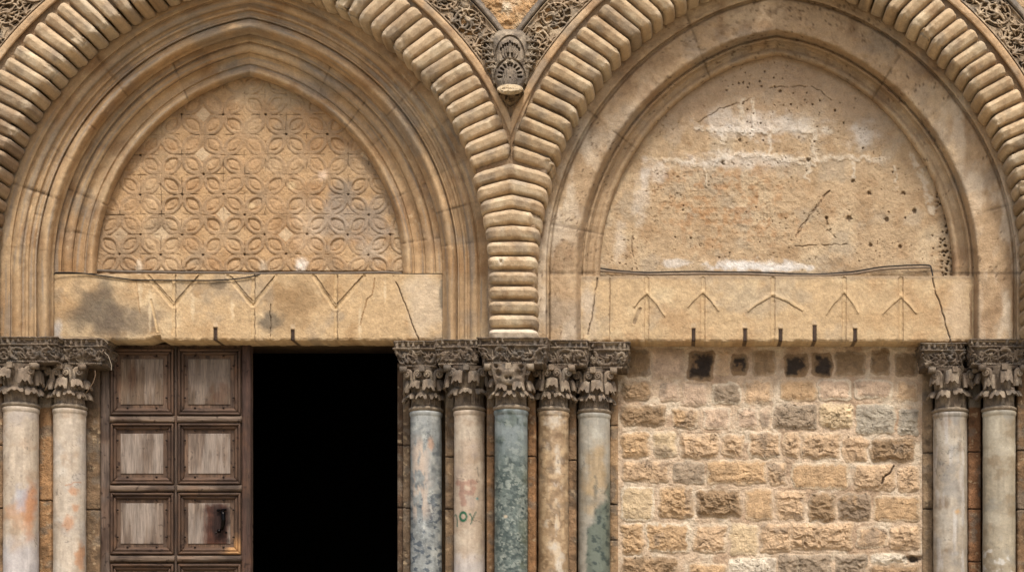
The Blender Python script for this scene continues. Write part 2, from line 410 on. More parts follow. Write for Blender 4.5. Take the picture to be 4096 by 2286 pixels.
# ------------------------------------------------------------------ carved hood moulds (frieze + outer bead)
def hood(label, sides, seed):
    t0 = thing('carved_hood_mould', W(sides[0][0].cx, 300, .1), label, 'carved frieze')
    for ring, lo, hi, fine_lo, fine_hi in sides:
        rng = random.Random(seed+int(ring.cx)); L = ring.L; wid = 128.; st = 2.0
        Reff = ring.R+L+40
        length = (fine_hi-fine_lo)*Reff*.88; nx = int(length/st)+1; ny = int(wid/st)+1
        strokes = []; pitch = 122.; k = 0; cx = 20.
        while cx < length+80:
            sg = 1 if k % 2 else -1
            strokes += scroll_unit(cx, wid*.5+sg*3, 52, sg, rng, rng.uniform(0, 6.28))
            for yy, s2 in ((8, 1), (wid-8, -1)):
                strokes += leaf_fan(cx+pitch/2-26*rng.choice([-1, 1]), yy+s2*4, s2*math.pi/2+rng.uniform(-.5, .5), 44, rng, 5, 1.8)
                strokes.append(curl(cx+pitch*.5, wid/2, rng.uniform(0, 6.28), 40, 2.0*sg, 9, 4, .8))
            cx += pitch; k += 1
        strokes.append(([(0, 3), (length, 3)], 5, .9)); strokes.append(([(0, wid-3), (length, wid-3)], 5, .9))
        H = raster(strokes, nx, ny, st, 0.0)
        gx = (np.arange(nx)*st)[None, :]; gy = (np.arange(ny)*st)[:, None]; near = np.full((ny, nx), 9.); cxx = 20.; kk = 0
        while cxx < length+80:
            near = np.minimum(near, np.hypot(gx-cxx, gy-wid*.5-(3 if kk % 2 else -3))/54); cxx += pitch; kk += 1
        H = np.maximum(H, .62*sst(1.0, 1.12, near)*sst(.34, .5, fbm(gx+0*gy, gy+0*gx, 26, 3, seed+3)+.16))
        PH, RH = np.meshgrid(np.linspace(fine_lo, fine_hi, nx), np.linspace(0, wid, ny))
        x, y = ring.pos(PH, L+38+RH)
        keep = np.abs(x-AX) > 10 if ring.clip else np.ones_like(x, bool)
        d = .125+DR-H*.082+(fbm(x, y, 8, 3, seed)-.5)*.008
        c = stonecol(x, y, seed+1, (176, 148, 114), (198, 172, 136), (140, 116, 88), (124, 112, 98), 60)
        P = W(x, y, d)
        if ring.sgn > 0: P = P[:, ::-1]; c = c[:, ::-1]; keep = keep[:, ::-1]
        MB().grid(P[::-1], c[::-1], mask=keep[::-1]).build('scroll_frieze', CARV, t0)
        b = MB(); pr = [(L+38+wid+14+11*math.cos(a), .075-.045*math.sin(a)) for a in np.linspace(-.3, math.pi+.3, 11)][::-1]
        pr = [(L+38+wid-2, .10)]+pr+[(L+38+wid+30, .12)]
        ring_strip(b, ring, fine_lo if ring.clip else lo, hi, dense(pr, 20), lambda x, y: stonecol(x, y, seed+6, (136, 120, 102), (164, 146, 124), (104, 90, 78), (112, 104, 96), 50), seed+5, nz=.006)
        b.build('outer_bead', CARV, t0)
        if hi > fine_hi+.02 or lo < fine_lo-.02:
            b = MB()
            for a0, a1 in ((lo, fine_lo), (fine_hi, hi)):
                if a1-a0 > .02 and not (ring.clip and a0 == lo):
                    ring_strip(b, ring, a0, a1, dense([(L+38, .10), (L+38+wid, .10)], 12), lambda x, y: stonecol(x, y, seed+1, (150, 126, 98)), seed, nz=.03)
            if b.n: b.build('frieze_band', CARV, t0)
hood('grey carved scroll frieze curving over the arch of the wooden door',
     [(LL, dg(-14), ph_apexL, dg(38), dg(52)), (LR, dg(24.5), ph_apexL, dg(24.5), dg(50))], 11)
hood('grey carved scroll frieze curving over the arch of the walled-up doorway',
     [(RL, dg(24.5), ph_apR1, dg(24.5), dg(52)), (RR, dg(-14), ph_apR2, dg(26), dg(50))], 12)

# ------------------------------------------------------------------ stem of chevron cushions between the arches
stem = thing('cushion_pier', W(2045, 1346, .05), 'narrow stack of chevron and level stone cushions between the two arches', 'stone pier')
courses = [ # left x, right x, apex centre y, end drop, half height, tone
 (1886, 2201, 672, 44, 30, 1.0), (1901, 2187, 735, 36, 30, 1.04), (1915, 2173, 797, 29, 29, 1.06), (1925, 2164, 858, 20, 30, 1.08),
 (1935, 2156, 922, 9, 30, 1.0), (1941, 2152, 987, 2, 29, 1.04), (1945, 2146, 1044, 0, 28, 1.06), (1949, 2145, 1106, 0, 27, 1.0),
 (1949, 2147, 1164, 0, 27, .98), (1949, 2149, 1224, 0, 27, .92), (1949, 2149, 1280, 0, 28, .96), (1949, 2149, 1334, 0, 25, 1.25)]
for i, (xl, xr, yc, drop, hh, tone) in enumerate(courses):
    n = 34; us = np.linspace(-1, 1, n); hw = (xr-xl)/2; mid = (xl+xr)/2
    # outline of the course seen from above: back-left, round corner, front, round corner, back-right
    path = [(-hw+10, .34), (-hw+2, .27), (-hw, .18), (-hw+1, .10), (-hw+4, .055), (-hw+11, .025), (-hw+20, .006), (-hw+32, .0)]
    path += [(x, 0.0) for x in np.linspace(-hw+44, hw-44, 21)]
    path += [(-a, b) for a, b in path[:8][::-1]]
    path = np.array(path); 
    tt = SEC_T.copy(); rng = random.Random(i+40)
    gg = np.interp(tt+rng.uniform(-.1, .1)*(1-tt**2), SEC_T, SEC_G)
    px = path[:, 0][:, None]*(1-gg*(np.abs(path[:, 0][:, None]) > hw-36)*22/hw); dd = np.maximum(path[:, 1][:, None], 0)+gg*.10*(np.abs(path[:, 0][:, None]) < hw-2)
    py = yc+drop*np.sqrt((path[:, 0][:, None]/hw)**2+.004)*np.ones_like(gg)-tt[None, :]*hh*.93
    dd = dd*np.ones_like(py); px = mid+px*np.ones_like(py)
    broken = None
    if i == 3:
        q = sst(2118, 2128, px+(py-yc)*.2)*(dd < .13); dd = dd+q*.06
    seed = 800+i
    dd = dd+(fbm(px, py, 26, 4, seed)-.5)*.014+(fbm(px, py, 8, 3, seed+1)-.5)*.006
    cc = roll_col(px, py, seed, tone)
    if i == 6:
        q = 1-sst(5, 8, np.hypot(px-2002, py-1042)); dd = dd+q*.03
        cc = mix(cc, C(226, 210, 184), sst(12, 9, np.hypot(px-2002, py-1042))-q)
    if i == 11: cc = mix(cc, C(226, 214, 194)*np.ones_like(cc), .6+0*px)
    P = W2(px, py, dd-.004+DR, DR)
    MB().grid(P[:, ::-1].transpose(1, 0, 2), cc[:, ::-1].transpose(1, 0, 2)).build('cushion_course', SMOOTH, stem)
bk = MB(); X, Y = px_grid(1938, 2156, 590, 1350, 12)
half = np.interp(Y, [590, 650, 760, 900, 1350], [172, 150, 125, 98, 88]); X2 = 2046+(X-2047)/109*half
bk.grid(W(X2, Y, .075+DR+0*X), stonecol(X, Y, 5, (168, 136, 98), (184, 152, 112)), skirt=.42); bk.build('pier_core', LIME, stem)

# ------------------------------------------------------------------ moulded arch orders
def order(name, label, cL, cR, cy, prof, y_bot, axis, seed, colf, joints, nz=.006, mat=LIME, ns=190, dens=104, nstr=24, flake=0.0, round_top=0.0):
    """prof rows: radius on the left, radius on the right, depth. Two-centred arch swept with joints between the voussoirs."""
    pr = np.asarray(prof, float); t = np.concatenate([[0], np.cumsum(np.hypot(np.abs(np.diff(pr[:, 0])), np.diff(pr[:, 2])*400))]); u = np.linspace(0, t[-1], dens)
    rl, rr, dp = (np.interp(u, t, pr[:, k]) for k in range(3))
    rm = (rl+rr)/2
    m = MB(); rows = []
    for side in (0, 1):
        r_s = rl if side == 0 else rr; c = cL if side == 0 else cR; off = abs(c-axis)
        s = np.linspace(0, 1, ns)
        R = r_s[None, :]*(1-s[:, None]**2)+rm[None, :]*s[:, None]**2
        om = abs((cL-cR)/2)
        phA = np.arccos(np.clip(off/R[-1:], 0, 1))
        PH = s[:, None]*phA
        x = c+(-1 if side == 0 else 1)*R*np.cos(PH); y = cy-R*np.sin(PH)
        arc = s[:, None]*phA*R
        y = y+round_top*np.exp(-((x-axis)/120.)**2)
        if y_bot > cy:
            yy = np.linspace(y_bot, cy, nstr, endpoint=False)
            x0 = np.repeat(x[:1], nstr, 0); y0 = np.repeat(yy[:, None], dens, 1)
            x = np.concatenate([x0, x]); y = np.concatenate([y0, y]); arc = np.concatenate([-(y0-cy), arc])
        sm = arc.mean(1)/1.0
        d = np.repeat(dp[None], len(x), 0)
        if flake: d = d+(ridged(x*.8+y*.25, y*1.2-x*.3, 34, 5, seed+9)-.5)*flake*(.35+sst(560, 200, y))
        # joints: thin grooves and a slight step from voussoir to voussoir
        jd = np.full(len(sm), 1e9); vid = np.zeros(len(sm))
        for j in joints[side]: jd = np.minimum(jd, np.abs(sm-j)); vid += sm > j
        wob = (fbm(x*0+arc, rm[None, :]+0*x, 40, 3, seed+side)-.5)*6
        rngv = np.array([random.Random(seed*77+side*1000+int(v)).uniform(-.004, .004) for v in vid])
        d = d+rngv[:, None]+(fbm(x, y, 30, 4, seed)-.5)*nz*2+(fbm(x, y, 7, 3, seed+1)-.5)*nz*.8
        gj = np.zeros_like(d)
        for j in joints[side]:
            gj = np.maximum(gj, np.exp(-((arc*sm[:, None]/np.maximum(np.abs(arc), 1)*0+sm[:, None]+wob-j)/1.8)**2)*sst(.36, .55, fbm(x, y, 30, 2, seed+int(j) % 50)+.2))
        d = d+gj*.014
        tv = np.array([random.Random(seed*31+side*500+int(v)).uniform(.88, 1.1) for v in vid])
        c_ = colf(x, y, u[None, :]/t[-1]+0*x)*tv[:, None, None]
        c_ = mix(c_, C(74, 56, 40), gj*.5)
        P = W(x, y, d)
        if side == 0: rows.append((P, c_))
        else: rows.append((P[::-1], c_[::-1]))
    for k, (P, c_) in enumerate(rows): m.grid(P, c_)
    return m
def rounded(a, b, bulge, n=9):
    """profile rows bulging towards the viewer between rows a and b"""
    out = []
    for i in range(n+1):
        f = i/n; out.append(tuple(a[k]*(1-f)+b[k]*f-(bulge*math.sin(math.pi*f)**.8 if k == 2 else 0) for k in range(3)))
    return out
def oL(t, d): return (1171-203*t, 1131-175*t, d+.06)
def pL(t, d): return (968-173*t, 956-161*t, d+.11)
o1 = [oL(-.75, .26), oL(-.7, .205), oL(-.1, .20), oL(.14, .20), oL(.155, .235), oL(.18, .235)]+rounded(oL(.19, .222), oL(.36, .235), .022)+[oL(.38, .262), oL(.43, .268), oL(.44, .245), oL(.50, .25), oL(.51, .275), oL(.58, .285), oL(.61, .28), oL(.62, .25), oL(.655, .255), oL(.67, .305)]+rounded(oL(.68, .29), oL(.95, .325), .10)+[oL(.97, .345), oL(1.0, .36), oL(1.015, .50)]
o2 = [pL(-.05, .50), pL(-.03, .36), pL(.17, .36), pL(.185, .40), pL(.21, .395)]+rounded(pL(.22, .385), pL(.42, .405), .02)+[pL(.44, .44)]+rounded(pL(.45, .43), pL(.68, .455), -.03)+[pL(.69, .46), pL(.715, .475)]+rounded(pL(.73, .48), pL(.98, .505), .08)+[pL(1.0, .53), pL(1.0, .62)]
def c_order(seed, brown=0.0):
    def f(x, y, t):
        c = stonecol(x, y, seed, (198, 160, 112), (212, 178, 132), (164, 124, 80), (160, 144, 124), 200)
        c = mix(c, C(166, 124, 78), sst(.5, .75, fbm(x*.6, y, 150, 4, seed+20))*.4)
        streak = sst(.56, .74, fbm(t*900, (x+y)*.10, 26, 4, seed+31))
        c = mix(c, C(150, 140, 126), streak*.6)
        pale = sst(.74, .84, fbm(x, y, 16, 4, seed+40)); c = mix(c, C(214, 188, 150), pale*.6)
        return c
    return f
q1_shift = None
aL = thing('moulded_arch', W(999, 1346, .3), 'pointed arch of brown roll mouldings around the honeycomb tympanum', 'stone arch')
order('o', '', 1183, 815, 1080, o1, 1364, 999, 21, c_order(21), ([-5, 95, 240, 330, 520, 690, 900, 1060], [-5, 110, 265, 420, 590, 770, 1000]), nz=.006).build('outer_order', SMOOTH, aL)
order('o', '', 1183, 815, 1080, o2, 1092, 999, 22, c_order(22), ([150, 300, 500, 740, 900], [120, 320, 560, 700, 880]), nz=.005).build('inner_order', SMOOTH, aL)
q1 = [(1310, 1340, .26), (1300, 1330, .19), (1160, 1190, .185), (1127, 1165, .18), (1117, 1158, .185), (1112, 1156, .25), (1103, 1147, .25), (1098, 1143, .20)]
q1 += rounded((1098, 1142, .20), (1004, 1012, .205), .006)+[(998, 1006, .212), (992, 1001, .235), (984, 993, .30), (978, 987, .35), (974, 984, .375), (970, 980, .38), (968, 978, .345), (958, 967, .345), (956, 965, .385)]+rounded((954, 963, .375), (938, 944, .41), -.02)+[(936, 940, .415), (930, 934, .42)]+rounded((928, 932, .415), (902, 904, .44), .03)+[(899, 900, .475), (899, 900, .54)]
def c_right(x, y, t):
    c = stonecol(x, y, 51, (192, 158, 116), (208, 178, 138), (158, 122, 84), (166, 146, 122), 220)
    wst = sst(.46, .64, fbm(x*1.0, y*.4, 60, 5, 53))*np.exp(-((t-.42)/.16)**2)*sst(220, 560, y)
    c = mix(c, C(226, 208, 182), wst*.75)
    c = mix(c, C(122, 92, 62), sst(.6, .8, fbm(x+y, y-x, 26, 4, 55))*sst(500, 0, y)*.6)
    c = mix(c, C(92, 70, 50), sst(.72, .8, fbm(x, y, 11, 3, 57))*sst(.45, .6, fbm(x, y, 120, 3, 58))*.8)
    return c
aR = thing('moulded_arch', W(3104, 1346, .3), 'broad plain rounded arch around the patched blank tympanum', 'stone arch')
q1 = [(a, b, c+.06+.05*sst(0, 1, (1000-a)/60.)) for a, b, c in q1]
order('o', '', 3300, 2909, 1090, q1, 1378, 3104, 51, c_right, ([0, 190, 640, 900, 1150], [0, 260, 720, 980]), nz=.009, dens=110, flake=.016, round_top=11).build('outer_order', PLAST, aR)

# ------------------------------------------------------------------ tympana
def tymp_left():
    X, Y = px_grid(370, 1632, 290, 1104, 2.6)
    wx = (fbm(X, Y, 90, 3, 61)-.5)*10; wy = (fbm(X, Y, 90, 3, 62)-.5)*10
    u = (X+wx-396)/83.0; v = (Y+wy-1098)/80.0
    iu = np.floor(u); iv = np.floor(v); fu = (u-iu)*2-1; fv = (v-iv)*2-1
    s = np.where((iu+iv) % 2 == 0, 1.0, -1.0)
    a = (fu+s*fv)/math.sqrt(2); b = (fu-s*fv)/math.sqrt(2)
    ves = np.abs(b)-.53*(1-(np.abs(a)/.84)**2.2)                       # pointed oval
    ring = np.abs(b)-.80*(1-(np.abs(a)/1.36)**2.4)
    er = sst(.34, .62, fbm(X, Y, 110, 4, 63))*.40+.52         # how well the carving has survived
    cell = _h(iu.astype(np.int64), iv.astype(np.int64), iu.astype(np.int64)*0, 5)
    h = .012*sst(.06, -.06, ring)*er
    rec = sst(.10, -.06, ves)*er*np.where(cell > .72, 1.2, np.where(cell > .3, .7, .35))
    h = h-.020*rec+.013*sst(-.06, -.30, ves)*er
    dia = sst(.02, -.1, ring*-1+.0)*0
    line = np.minimum(np.abs(fu), 1-np.abs(fu))*0+np.minimum(1-np.abs(fu), 1-np.abs(fv))
    crack = sst(.045, .012, line)*sst(.58, .72, fbm(X, Y, 34, 3, 64))
    h = h-.008*crack
    h = h+(fbm(X, Y, 60, 4, 65)-.5)*.016+(fbm(X, Y, 9, 3, 66)-.5)*.007
    c = stonecol(X, Y, 67, (196, 154, 104), (204, 168, 122), (182, 136, 84), (166, 140, 108), 160)
    c = mix(c, C(158, 132, 102), sst(.05, -.05, ring)*sst(-.02, .08, ves)*er*.7)
    c = mix(c, C(140, 112, 78), sst(.05, 0, np.abs(ves))*er*.12)
    # pale diamonds between four ovals
    cu = np.round(u); cv = np.round(v); du = np.abs(u-cu); dv = np.abs(v-cv)
    odd = ((cu+cv) % 2 == 1); dm = sst(.40, .34, du+dv)*odd
    hc = _h(cu.astype(np.int64), cv.astype(np.int64), cu.astype(np.int64)*0, 9)
    c = mix(c, C(200, 164, 118), dm*.35)
    c = mix(c, C(216, 190, 154), dm*(hc > .9)*.7); h = h+dm*.003
    c = mix(c, C(58, 42, 30), crack*.7)
    hole = sst(.06, .04, np.hypot(du, dv))*(~odd)*(hc > .6); h = h-hole*.02; c = mix(c, C(60, 44, 30), hole*.8)
    for (x, y, rx, ry, col, k) in [(1370, 780, 60, 70, (128, 118, 106), .6), (1330, 890, 110, 100, (166, 152, 136), .6), (1480, 900, 100, 130, (150, 138, 124), .6), (1230, 900, 80, 120, (212, 184, 150), .5),
                                   (1500, 1000, 60, 70, (206, 186, 160), .5), (1205, 1062, 26, 38, (236, 222, 204), .95), (556, 1062, 14, 40, (226, 206, 178), .8), (1050, 1060, 20, 34, (216, 196, 168), .6), (620, 530, 90, 70, (206, 180, 142), .5), (1100, 380, 200, 60, (196, 172, 136), .5),
                                   (480, 1000, 130, 120, (158, 134, 106), .6), (1600, 1000, 40, 140, (206, 182, 148), .5), (1290, 700, 26, 26, (226, 196, 166), .9), (1168, 742, 22, 16, (220, 190, 146), .9), (1005, 822, 18, 14, (220, 190, 146), .9)]:
        c = mix(c, C(*col), blob(X, Y, x, y, rx, ry, int(x), .5)*k)
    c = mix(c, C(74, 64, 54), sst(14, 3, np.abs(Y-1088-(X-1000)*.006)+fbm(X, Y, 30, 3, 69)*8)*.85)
    h = h-.02*sst(9, 3, np.abs(Y-1090))
    mask = np.ones_like(X, bool)
    rr = np.hypot(X-1183, Y-1080); rl = np.hypot(X-815, Y-1080)
    mask = np.where(X < 999, rr < 815, rl < 815) | (Y > 1080)
    m = MB().grid(W(X, Y, .665-h), c, mask=mask, skirt=.12)
    return m.build('honeycomb_tympanum', PLAST, None, label='tympanum slab carved with faded rows of petal shapes above the wooden door', cat='tympanum')
tymp_left()
def tymp_right():
    X, Y = px_grid(2380, 3832, 195, 1112, 2.8)
    h = (fbm(X, Y, 90, 4, 71)-.5)*.025+(fbm(X, Y, 10, 3, 72)-.5)*.008
    c = stonecol(X, Y, 73, (196, 164, 122), (210, 182, 142), (180, 144, 100), (184, 162, 132), 120)
    tex = ridged(X, Y, 24, 4, 74); zone = blob(X, Y, 2950, 830, 420, 260, 75, .35, 120)
    h = h+zone*(tex-.5)*.016; c = mix(c, C(172, 122, 74), zone*sst(.45, .75, fbm(X, Y, 24, 5, 76))*.5)
    upper = sst(620, 430, Y+(fbm(X, Y, 60, 3, 77)-.5)*160)*sst(0, 1, np.hypot(X-3104, (Y-1000)*1.0)/560-.55)
    c = mix(c, C(186, 160, 132), upper*.8)
    W1 = C(222, 204, 178)
    white = [([(2790, 515), (2960, 525), (3050, 530), (3110, 520)], 11), ([(2965, 400), (2968, 460), (2962, 525)], 12), ([(3005, 392), (3018, 450), (3020, 520), (3076, 532), (3080, 610), (3088, 625)], 9),
             ([(2660, 640), (2740, 650), (2860, 655), (2890, 630), (2960, 622), (3090, 622), (3160, 640), (3260, 642), (3330, 628), (3410, 632), (3540, 640)], 12), ([(3255, 530), (3258, 600), (3270, 650), (3232, 655), (3230, 712)], 11),
             ([(3165, 520), (3320, 522)], 13), ([(3414, 640), (3414, 712)], 9), ([(2900, 530), (2880, 600), (2868, 650)], 8), ([(2820, 650), (2825, 740)], 5), ([(3580, 660), (3585, 760)], 6), ([(2960, 525), (3000, 540)], 20), ([(3640, 620), (3700, 740), (3730, 850)], 12)]
    for pts, r in white:
        dd = segdist(X+(fbm(X, Y, 22, 3, 78)-.5)*34, Y+(fbm(X, Y, 22, 3, 79)-.5)*34, pts)
        k = sst(r*1.3, r*.4, dd); c = mix(c, W1, k*.75*sst(.36, .6, fbm(X, Y, 16, 4, 80)+.1)); h = h+k*.006
    for (x, y, rx, ry, k) in [(3010, 1062, 190, 28, 1.), (2700, 1050, 80, 20, .6), (3170, 1070, 120, 16, .8), (2560, 800, 40, 100, .3), (2480, 960, 30, 90, .25), (2640, 680, 50, 50, .35), (3450, 540, 70, 60, .5), (3050, 505, 260, 60, .45), (2960, 640, 260, 40, .4), (2880, 470, 70, 60, .4), (2580, 700, 30, 70, .5)]:
        c = mix(c, C(236, 228, 216), blob(X, Y, x, y, rx, ry, int(x+y), .6, 30)*k)
    # honeycombed decay at the lower right
    dz = sst(0, 1, 1-np.abs(X-(3775+(Y-900)*.08))/42)*sst(730, 800, Y)
    f1, f2, _ = worley(X, Y, 15, 81); pit = dz*sst(.42, .2, f1)*sst(.35, .5, fbm(X, Y, 40, 2, 82)+.05); h = h-pit*.035; c = mix(c, C(150, 128, 100), dz*.5); c = mix(c, C(70, 52, 38), pit*.7)
    rng = random.Random(5)
    holes = [(3413, 721, 8), (3478, 771, 8), (3614, 772, 8), (3657, 845, 9), (3397, 873, 11), (3546, 880, 9), (3305, 872, 6), (3482, 981, 8), (3600, 985, 8), (3119, 366, 8), (3741, 710, 8), (3788, 850, 8), (3815, 995, 8), (2960, 560, 7), (3232, 640, 8), (2890, 652, 8), (2420, 850, 7), (2390, 945, 7), (2445, 763, 6)]
    holes += [(rng.gauss(3130, 190), rng.gauss(430, 60), rng.uniform(1.8, 4.2)) for _ in range(36)]+[(rng.uniform(2900, 3100), rng.uniform(280, 350), rng.uniform(1.8, 4.4)) for _ in range(16)]+[(rng.uniform(2560, 3780), rng.uniform(500, 1040), rng.uniform(1.5, 3.6)) for _ in range(36)]
    hl = np.zeros_like(X)
    for x, y, r in holes:
        i0, i1 = np.searchsorted(X[0], [x-18, x+18]); j0, j1 = np.searchsorted(Y[:, 0], [y-18, y+18])
        if i1 > i0 and j1 > j0:
            xx_ = X[j0:j1, i0:i1]; yy_ = Y[j0:j1, i0:i1]; k = sst(r*1.1, r*.5, np.hypot(xx_-x, (yy_-y)*.85)+(fbm(xx_, yy_, 7, 2, int(x) % 97)-.5)*r*1.3); hl[j0:j1, i0:i1] = np.maximum(hl[j0:j1, i0:i1], k)
    fine = sst(.80, .88, fbm(X, Y, 7.5, 2, 87))*sst(.42, .6, fbm(X, Y, 90, 3, 88)); h = h-fine*.012; c = mix(c, C(120, 90, 60), fine*.6)
    h = h-hl*.025; c = mix(c, C(104, 78, 54), hl*.6)
    for pts, r in [([(3317, 762), (3270, 815), (3240, 860), (3190, 930)], 3.5), ([(3304, 868), (3310, 920), (3345, 950)], 3), ([(2530, 920), (2525, 1000), (2545, 1070)], 3.6), ([(3180, 985), (3260, 978), (3390, 978)], 2.2), ([(3010, 395), (2870, 440), (2790, 490)], 1.8), ([(3080, 350), (3250, 345), (3330, 400)], 1.8)]:
        dd = segdist(X+(fbm(X, Y, 20, 3, 83)-.5)*14, Y+(fbm(X, Y, 20, 3, 84)-.5)*14, pts)
        k = sst(r*1.1, r*.2, dd)*sst(.36, .6, fbm(X, Y, 26, 2, 85)+.1); h = h-k*.016; c = mix(c, C(110, 86, 62), k*.5)
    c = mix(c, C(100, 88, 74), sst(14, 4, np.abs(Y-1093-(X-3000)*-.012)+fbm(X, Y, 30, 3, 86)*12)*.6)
    dj = segdist(X+(fbm(X, Y, 18, 3, 83)-.5)*16, Y, [(3317, 762), (3278, 812), (3240, 862), (3200, 912), (3180, 950)]); k = sst(2.6, .8, dj)*sst(.25, .5, fbm(X, Y, 24, 2, 89)+.1); h = h-k*.012; c = mix(c, C(112, 86, 62), k*.6)
    mask = np.where(X < 3104, np.hypot(X-3300, Y-1090) < 918, np.hypot(X-2909, Y-1090) < 918) | (Y > 1090)
    MB().grid(W(X, Y, .61-h), c, mask=mask, skirt=.12).build('patched_tympanum', PLAST, None, label='blank tympanum with white mortar joints, drill holes and worn plaster above the walled-up doorway', cat='tympanum')
tymp_right()

# ------------------------------------------------------------------ lintels
def lintel(name, label, x0, x1, y0, y1, d, seed, colf, grooves, cracks, cramps, rag):
    t0 = thing(name, W((x0+x1)/2, y1, d), label, 'lintel')
    X, Y = px_grid(x0, x1, y0, y1, 2.5)
    h = (fbm(X, Y, 120, 3, seed)-.5)*.016+(fbm(X, Y, 9, 3, seed+1)-.5)*.005
    c = colf(X, Y)
    wx = (fbm(X, Y, 26, 3, seed+2)-.5)*8; wy = (fbm(X, Y, 26, 3, seed+3)-.5)*8
    for pts, r, dep, col, k in grooves:
        dd = segdist(X+wx*.6, Y+wy*.6, pts); q = sst(r, r*.45, dd)*(.6+.4*sst(.3, .6, fbm(X, Y, 30, 3, seed+12+int(r*3)))); h = h-q*dep
        edge = sst(r*1.9, r*1.1, dd)*(1-q); c = mix(c, C(*col), q*k); h = h+edge*.003
    for pts, r in cracks:
        dd = segdist(X+wx, Y+wy, pts); q = sst(r*.75, r*.2, dd)*sst(.25, .5, fbm(X, Y, 36, 2, seed+8)+.15); h = h-q*.02; c = mix(c, C(84, 68, 54), q*.7)
    cramps = [(x, yt+(yb-yt)*.2, yb) for x, yt, yb in cramps]
    for (x, yt, yb) in cramps:
        q = sst(9, 6.5, np.abs(X-x))*sst(yt-3, yt+3, Y); h = h-q*.02; c = mix(c, C(70, 54, 44), q*.8)
        q2 = sst(11, 8, np.abs(X-x))*sst(yt-24, yt-18, Y)*(1-sst(yt-3, yt+3, Y)); c = mix(c, C(216, 190, 156), q2*.5)
    # ragged lower edge
    edge = np.zeros_like(X); yb = y1-5*fbm(X, Y*0, 24, 3, seed+6)-rag(X)
    Y2 = np.where(Y > y1-40, y1-40+(Y-(y1-40))*(yb-(y1-40))/40., Y)
    h = h-sst(y1-10, y1, Y)*.02*fbm(X, Y, 18, 2, seed+7)
    MB().grid(W(X, Y2, d-h), c, skirt=.27).build('stone_slab', SMOOTH, t0)
    for (x, yt, yb2) in cramps:
        m = MB(); Xg, Yg = px_grid(x-5, x+5, yt, yb2-2, 2); m.grid(W(Xg, Yg, d+.012+.003*fbm(Xg, Yg, 6, 2, int(x))), C(74, 58, 48)*np.ones(3), skirt=.03)
        m.build('iron_cramp', IRON, t0)
def cl(X, Y):
    c = stonecol(X, Y, 91, (206, 170, 120), (220, 190, 144), (184, 144, 92), (178, 154, 122), 130)
    c = mix(c, C(96, 86, 74), blob(X, Y, 400, 1240, 150, 130, 92, .45, 60)*.8)
    c = mix(c, C(108, 94, 80), blob(X, Y, 520, 1290, 170, 80, 93, .5, 50)*.6)
    c = mix(c, C(140, 110, 74), blob(X, Y, 1180, 1210, 130, 120, 94, .5, 60)*.65)
    c = mix(c, C(100, 90, 76), blob(X, Y, 1085, 1285, 56, 56, 95, .5, 30)*.75)
    c = mix(c, C(92, 80, 66), blob(X, Y, 870, 1140, 36, 24, 98, .7, 30)*.6)
    c = mix(c, C(212, 190, 160), blob(X, Y, 1700, 1230, 110, 170, 96, .5, 60)*.8)
    c = mix(c, C(196, 190, 182), blob(X, Y, 230, 1320, 26, 44, 99, .5, 40)*.8)
    c = mix(c, C(96, 90, 78), blob(X, Y, 1768, 1170, 14, 110, 97, .6, 40)*.7)
    for x, y, w, hh in [(560, 1160, 12, 60), (600, 1240, 8, 90), (770, 1230, 10, 60), (930, 1240, 10, 50), (1540, 1170, 6, 60), (1440, 1290, 8, 90)]:
        c = mix(c, C(232, 208, 170), blob(X, Y, x, y, w, hh, int(x), .5, 20)*.6)
    return c
LG = (216, 184, 138)
gl = []
for x, (xa, ya), (xb, yb), yj in [(695, (583, 1098), (800, 1102), 1222), (1012, (912, 1104), (1105, 1104), 1220), (1343, (1254, 1104), (1456, 1104), 1232)]:
    gl += [([(x, 1100), (x, 1360)], 9, .012, LG, .6), ([(x+7, 1100), (x+7, 1360)], 3, .012, (108, 86, 60), .65), ([(xa, ya), (x-5, yj)], 9, .010, LG, .5), ([(xa+10, ya), (x, yj-14)], 2.6, .012, (104, 82, 58), .6), ([(xb, yb), (x+5, yj)], 9, .010, LG, .4), ([(xb-8, yb), (x+5, yj-16)], 2.6, .012, (104, 82, 58), .6)]
gl += [([(1500, 1112), (1488, 1180), (1468, 1196), (1440, 1300)], 3, .008, (150, 112, 70), .7), ([(545, 1120), (560, 1250)], 3, .006, (150, 112, 70), .5), ([(605, 1200), (632, 1330)], 6, .006, LG, .8)]
lintel('door_lintel', 'stained lintel with three carved Y-shaped grooves above the wooden door', 212, 1772, 1096, 1362, .465, 91, cl, gl, [([(1574, 1104), (1590, 1140), (1640, 1270), (1674, 1362)], 4), ([(1082, 1216), (1082, 1350)], 3)], [(862, 1296, 1361), (1171, 1306, 1361)],
       lambda X: 18*sst(560, 640, X)*sst(646, 643, X))
def cr(X, Y):
    c = stonecol(X, Y, 101, (206, 172, 124), (220, 192, 146), (192, 152, 102), (190, 166, 132), 150)
    c = mix(c, C(206, 188, 164), blob(X, Y, 2350, 1230, 40, 160, 102, .5, 60)*.8)
    c = mix(c, C(208, 184, 152), blob(X, Y, 3830, 1250, 70, 170, 103, .5, 60)*.7)
    c = mix(c, C(168, 146, 118), sst(1124, 1108, Y+(fbm(X, Y, 40, 3, 104)-.5)*16)*.8)
    c = mix(c, C(176, 140, 96), blob(X, Y, 3500, 1270, 200, 60, 105, .6, 50)*.4)
    return c
gr = []
